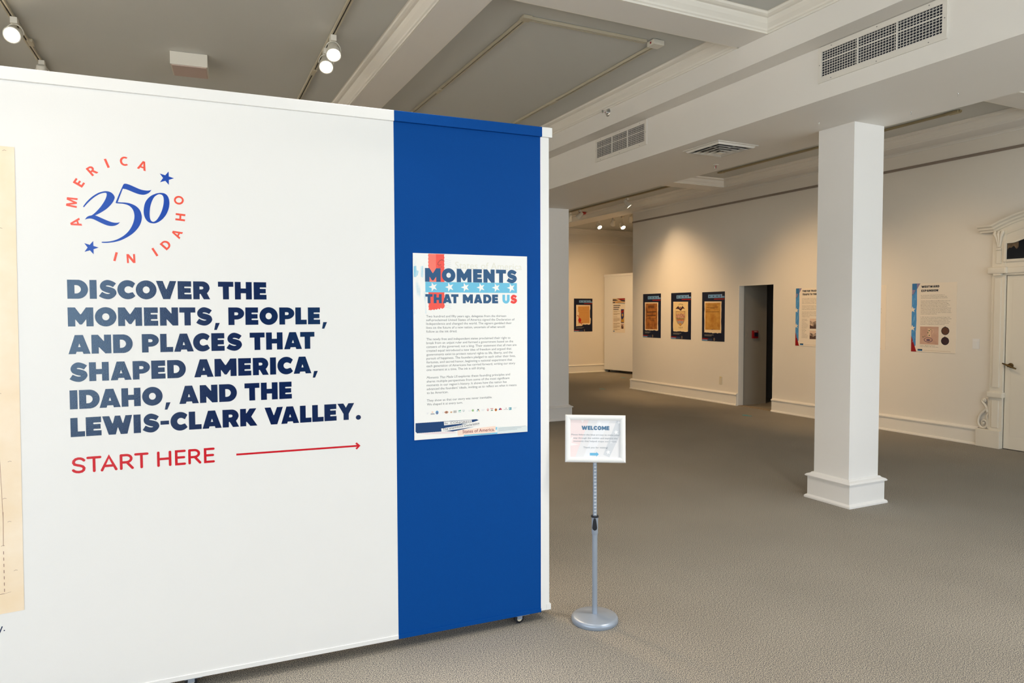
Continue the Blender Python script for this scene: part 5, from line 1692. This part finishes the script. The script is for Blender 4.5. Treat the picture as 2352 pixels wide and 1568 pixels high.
def spotlight(x, y, target, label, lit=True, zc=ZC - .0262, drop=.115, scale=1.0, power=0, ang=50, group=None, col=WARM):
    """track head: adapter, wire yoke, stepped housing, lens"""
    e = empty('track_spotlight', (x, y, zc), label, 'spotlight', group)
    MB().bevbox((-.022 * scale, -.03 * scale, -.045 * scale), (.022 * scale, .03 * scale, -.0005), .003).build('adapter', M_WPLAST, e)
    dirv = (Vector(target) - Vector((x, y, zc - drop))).normalized()
    pivot = Vector((0, 0, -drop * scale))
    ax = dirv.cross(Vector((0, 0, 1)))
    ax = ax.normalized() if ax.length > 1e-4 else Vector((1, 0, 0))
    yk = MB()
    arcp = []
    for k in range(13):
        t_ = pi * k / 12
        arcp.append(pivot + ax * (.058 * scale * cos(t_)) + Vector((0, 0, 1)) * (.072 * scale * sin(t_)))
    yk.tube(arcp, .0035 * scale, 8)
    yk.tube([(0, 0, -.04 * scale), (0, 0, -drop * scale + .07 * scale)], .006 * scale, 8)
    yk.build('yoke', M_WPLAST, e, True)
    q = dirv.to_track_quat('Z', 'Y').to_matrix().to_4x4()
    M_ = Matrix.Translation(pivot) @ q
    hs = MB()
    pr = [(.001, -.085), (.028, -.082), (.036, -.070), (.038, -.035), (.043, -.030), (.045, -.012), (.050, -.006), (.054, .03), (.057, .045), (.057, .062), (.051, .062), (.049, .056)]
    hs.lathe([(a * scale, b * scale) for a, b in pr], 28, M_, False)
    h_ = hs.build('housing', M_WPLAST, e, True)
    ln = MB()
    ln.lathe([(.0495 * scale, .054 * scale), (.03 * scale, .057 * scale), (.001, .058 * scale)], 28, M_, True)
    ln.build('lens', M_BULB if lit else M_BULBOFF, h_, True)
    if power:
        p = Vector((x, y, zc)) + pivot + dirv * .075 * scale
        LIGHTS.append(spot('spot_beam', p, p + dirv, power, col, ang, 1.0, (.07 if not group or 'sight' not in group else .22) * scale))
    return e

GA = 'spotlights behind the display wall'
spotlight(-.972, 6.19, (-1.6, 2.4, 1.7), 'lit spotlight in the top left corner above the display wall', True, power=135, ang=60, group=GA)
spotlight(-.935, 7.13, (-.9, 9.5, 0), 'spotlight half hidden behind the display wall top, left', True, power=120, group=GA)
spotlight(1.166, 5.53, (.95, 3.7, 1.5), 'lit spotlight nearer the photo, upper of the pair left of the ceiling beam', True, power=135, ang=60, group=GA)
spotlight(1.172, 5.83, (.70, 3.4, 1.1), 'lit spotlight of the pair left of the ceiling beam, lower in the photo', True, power=135, ang=60, group=GA)
GF = 'spotlights at the far end of the right wall'
spotlight(7.705, 10.9, (8.56, 10.35, 2.35), 'lit spotlight at the end of the right wall', True, power=34, ang=66, group=GF, col=WARM)
spotlight(7.715, 12.6, (6.6, 14.6, 1.6), 'grey tilted spotlight beside the red alarm, pointing left', True, power=90, group=GF, col=AMBER)
spotlight(7.715, 13.0, (8.2, 15.2, 1.0), 'spotlight glowing yellow at the edge of the far column', True, power=135, ang=100, group=GF, col=AMBER)
GG = 'spotlights in the bay beyond the right wall'
spotlight(9.03, 13.9, (9.0, 12.0, 1.8), 'lit spotlight left of the three beyond the right wall', True, power=105, ang=90, group=GG, col=AMBER)
spotlight(9.03, 13.3, (9.7, 14.8, 2.2), 'upper middle spotlight beyond the right wall with a thin glow', True, power=135, ang=90, group=GG, col=AMBER)
spotlight(9.03, 12.95, (8.9, 11.0, 1.2), 'lit spotlight hanging lowest beyond the right wall', True, drop=.22, power=105, ang=90, group=GG, col=AMBER)
spotlight(9.03, 12.62, (10.2, 13.6, 1.4), 'unlit looking spotlight turned away at the right wall corner', False, power=150, ang=90, group=GG, col=AMBER)

# heads out of view; those labelled added lift carpet, walls and ceilings
for (x, y, tg, pw, an, lb, cl_) in ((-.95, .6, (-.9, 3.1, 2.3), 38, 80, 'spotlight above the photo aimed at the display wall, left', WARM),
                              (1.13, 3.20, (.35, 2.80, 0), 420, 64, 'spotlight over the display wall, above the photo', MILD),
                              (-.98, 3.26, (-.8, 2.8, 0), 260, 80, 'spotlight over the display wall, above the photo, left', MILD),
                              (3.4, 1.3, (3.2, 2.1, 0), 300, 115, 'added spotlight out of view over the open carpet', MILD),  # added soft lamp to brighten the near carpet
                              (-2.6, 4.4, (-5, 4.4, 1.9), 520, 100, 'added spotlight hidden behind the display wall, washing the left wall, nearest', MILD),  # added washers; bounce off the unseen wall lifts fascia and ceilings
                              (-2.6, 7.0, (-5, 7.0, 1.9), 520, 100, 'added spotlight hidden behind the display wall, washing the left wall, second', MILD),
                              (-2.6, 9.6, (-5, 9.6, 1.9), 520, 100, 'added spotlight hidden behind the display wall, washing the left wall, third', MILD),
                              (-2.6, 12.2, (-5, 12.2, 1.9), 520, 100, 'added spotlight hidden behind the display wall, washing the left wall, farthest', MILD),
                              (3.0, 7.9, (4.0, 6.4, 0), 100, 90, 'added spotlight hidden behind the display wall over the middle of the room', WARM),  # added floods; warm bounce off the floor lifts the ceilings
                              (2.37, 7.9, (1.6, 6.6, 0), 150, 120, 'added spotlight hidden behind the display wall, on the L-shaped track', WARM),
                              (.99, 8.2, (.2, 6.6, 0), 110, 120, 'added spotlight hidden behind the display wall, on the track by the beam', WARM),
                              (6.0, 10.9, (8.5, 10.4, 1.25), 330, 70, 'added spotlight hidden by the boxed beam, facing the navy posters', AMBER),  # added lamps to brighten the lower right wall
                              (6.0, 7.4, (8.5, 7.3, 1.2), 240, 70, 'added spotlight hidden by the boxed beam, facing the fur trade poster', AMBER),
                              (6.0, 5.2, (8.5, 5.4, 1.1), 110, 70, 'added spotlight hidden by the boxed beam, facing the westward poster', WARM)):
    spotlight(x, y, tg, lb, True, power=pw, ang=an, col=cl_, group='spotlights out of sight')

# red alarm, ceiling box
al = empty('alarm_strobe', (8.03, 13.0, ZC - .004), 'small dark red alarm disc near the far tilted spotlight', 'alarm')
MB().lathe([(.001, 0), (.075, 0), (.085, -.012), (.07, -.04), (.03, -.055), (.001, -.056)], 28, Matrix.Translation((0, 0, 0))).build('alarm_body', M_RED, al, True)
cb = empty('ceiling_fixture', (.19, 6.62, ZC), 'white square box fixture on the grey ceiling with a frosted pinkish lens', 'ceiling fixture')
kk = MB()
kk.bevbox((-.142, -.15, -.105), (.142, .15, -.0005), .003)
kk.build('housing', M_WPLAST, cb).rotation_euler = (0, 0, radians(-5))
kk = MB()
kk.bevbox((-.132, -.14, -.112), (.132, .14, -.103), .003)
kk.build('lens', M_LENSP, cb).rotation_euler = (0, 0, radians(-5))

# ================================================================== SMALL WALL FITTINGS
def plate(name, M, w_, h_, label, cat, m=M_CREAMP):
    e = empty(name, mw=M, label=label, cat=cat)
    MB().bevbox((-w_ / 2, -h_ / 2, 0), (w_ / 2, h_ / 2, .006), .002).build('cover_plate', m, e)
    return e
sw1 = plate('light_switch', on_right(5.038, 1.193), .078, .120, 'white light switch between the Westward poster and the ornate door', 'light switch', M_COL)
MB().bevbox((-.017, -.033, .006), (.017, .033, .011), .002).build('rocker', M_COL, sw1)
ot = plate('wall_outlet', on_right(9.308, .392), .072, .135, 'cream wall outlet low on the wall left of the doorway', 'outlet')
for zz in (-.03, .03):
    MB().bevbox((-.017, zz - .02, .006), (.017, zz + .02, .008), .001).build('socket', M_CREAMP, ot)
MB().box((-.012, .052, .006), (.012, .062, .0075)).build('outlet_sticker', ink('yellow_sticker', 226, 196, 60), ot)
cm = frame((8.777, 8.919, 1.203), (1, 0, 0), (0, 0, 1))
sw2 = plate('light_switch', cm, .07, .118, 'dim light switch inside the doorway beside the red pull station', 'light switch', M_CORR)  # its dimness comes from the darkened corridor colour
MB().bevbox((-.015, -.03, .006), (.015, .03, .011), .002).build('rocker', M_CORR, sw2)
fa = empty('fire_alarm_pull', mw=frame((8.935, 8.919, 1.196), (1, 0, 0), (0, 0, 1)), label='red fire alarm pull station inside the doorway', cat='fire alarm')
MB().bevbox((-.058, -.066, 0), (.058, .066, .035), .006).build('housing', M_RED, fa)
MB().bevbox((-.035, -.035, .035), (.04, .03, .048), .004).build('pull_handle', mat('pull_station_navy', (0.01, 0.012, 0.03, 1), .4), fa)
text('pull_lettering', [('FIRE', -.038, .038, .040, .018)], .0356, ink('pull_white', 220, 200, 196), fa, off=.02)

# blue tape arrows on the carpet
for (x, y, rz, lb) in ((7.866, 7.99, radians(95), 'teal floor arrow just in front of the doorway'), (7.97, 12.13, radians(100), 'teal floor arrow left of the right wall corner, nearer of the far two'), (9.8, 14.0, radians(95), 'small teal floor arrow before the far movable wall')):
    k = MB()
    k.loft([[(-.09, -.02, z), (.02, -.02, z), (.02, -.05, z), (.09, 0, z), (.02, .05, z), (.02, .02, z), (-.09, .02, z)] for z in (.0006, .0022)])
    o = k.build('floor_arrow', M_TEAL)
    o.location = (x, y, 0)
    o.rotation_euler = (0, 0, rz)
    tag(o, lb, 'floor arrow', 'teal direction arrows on the carpet')
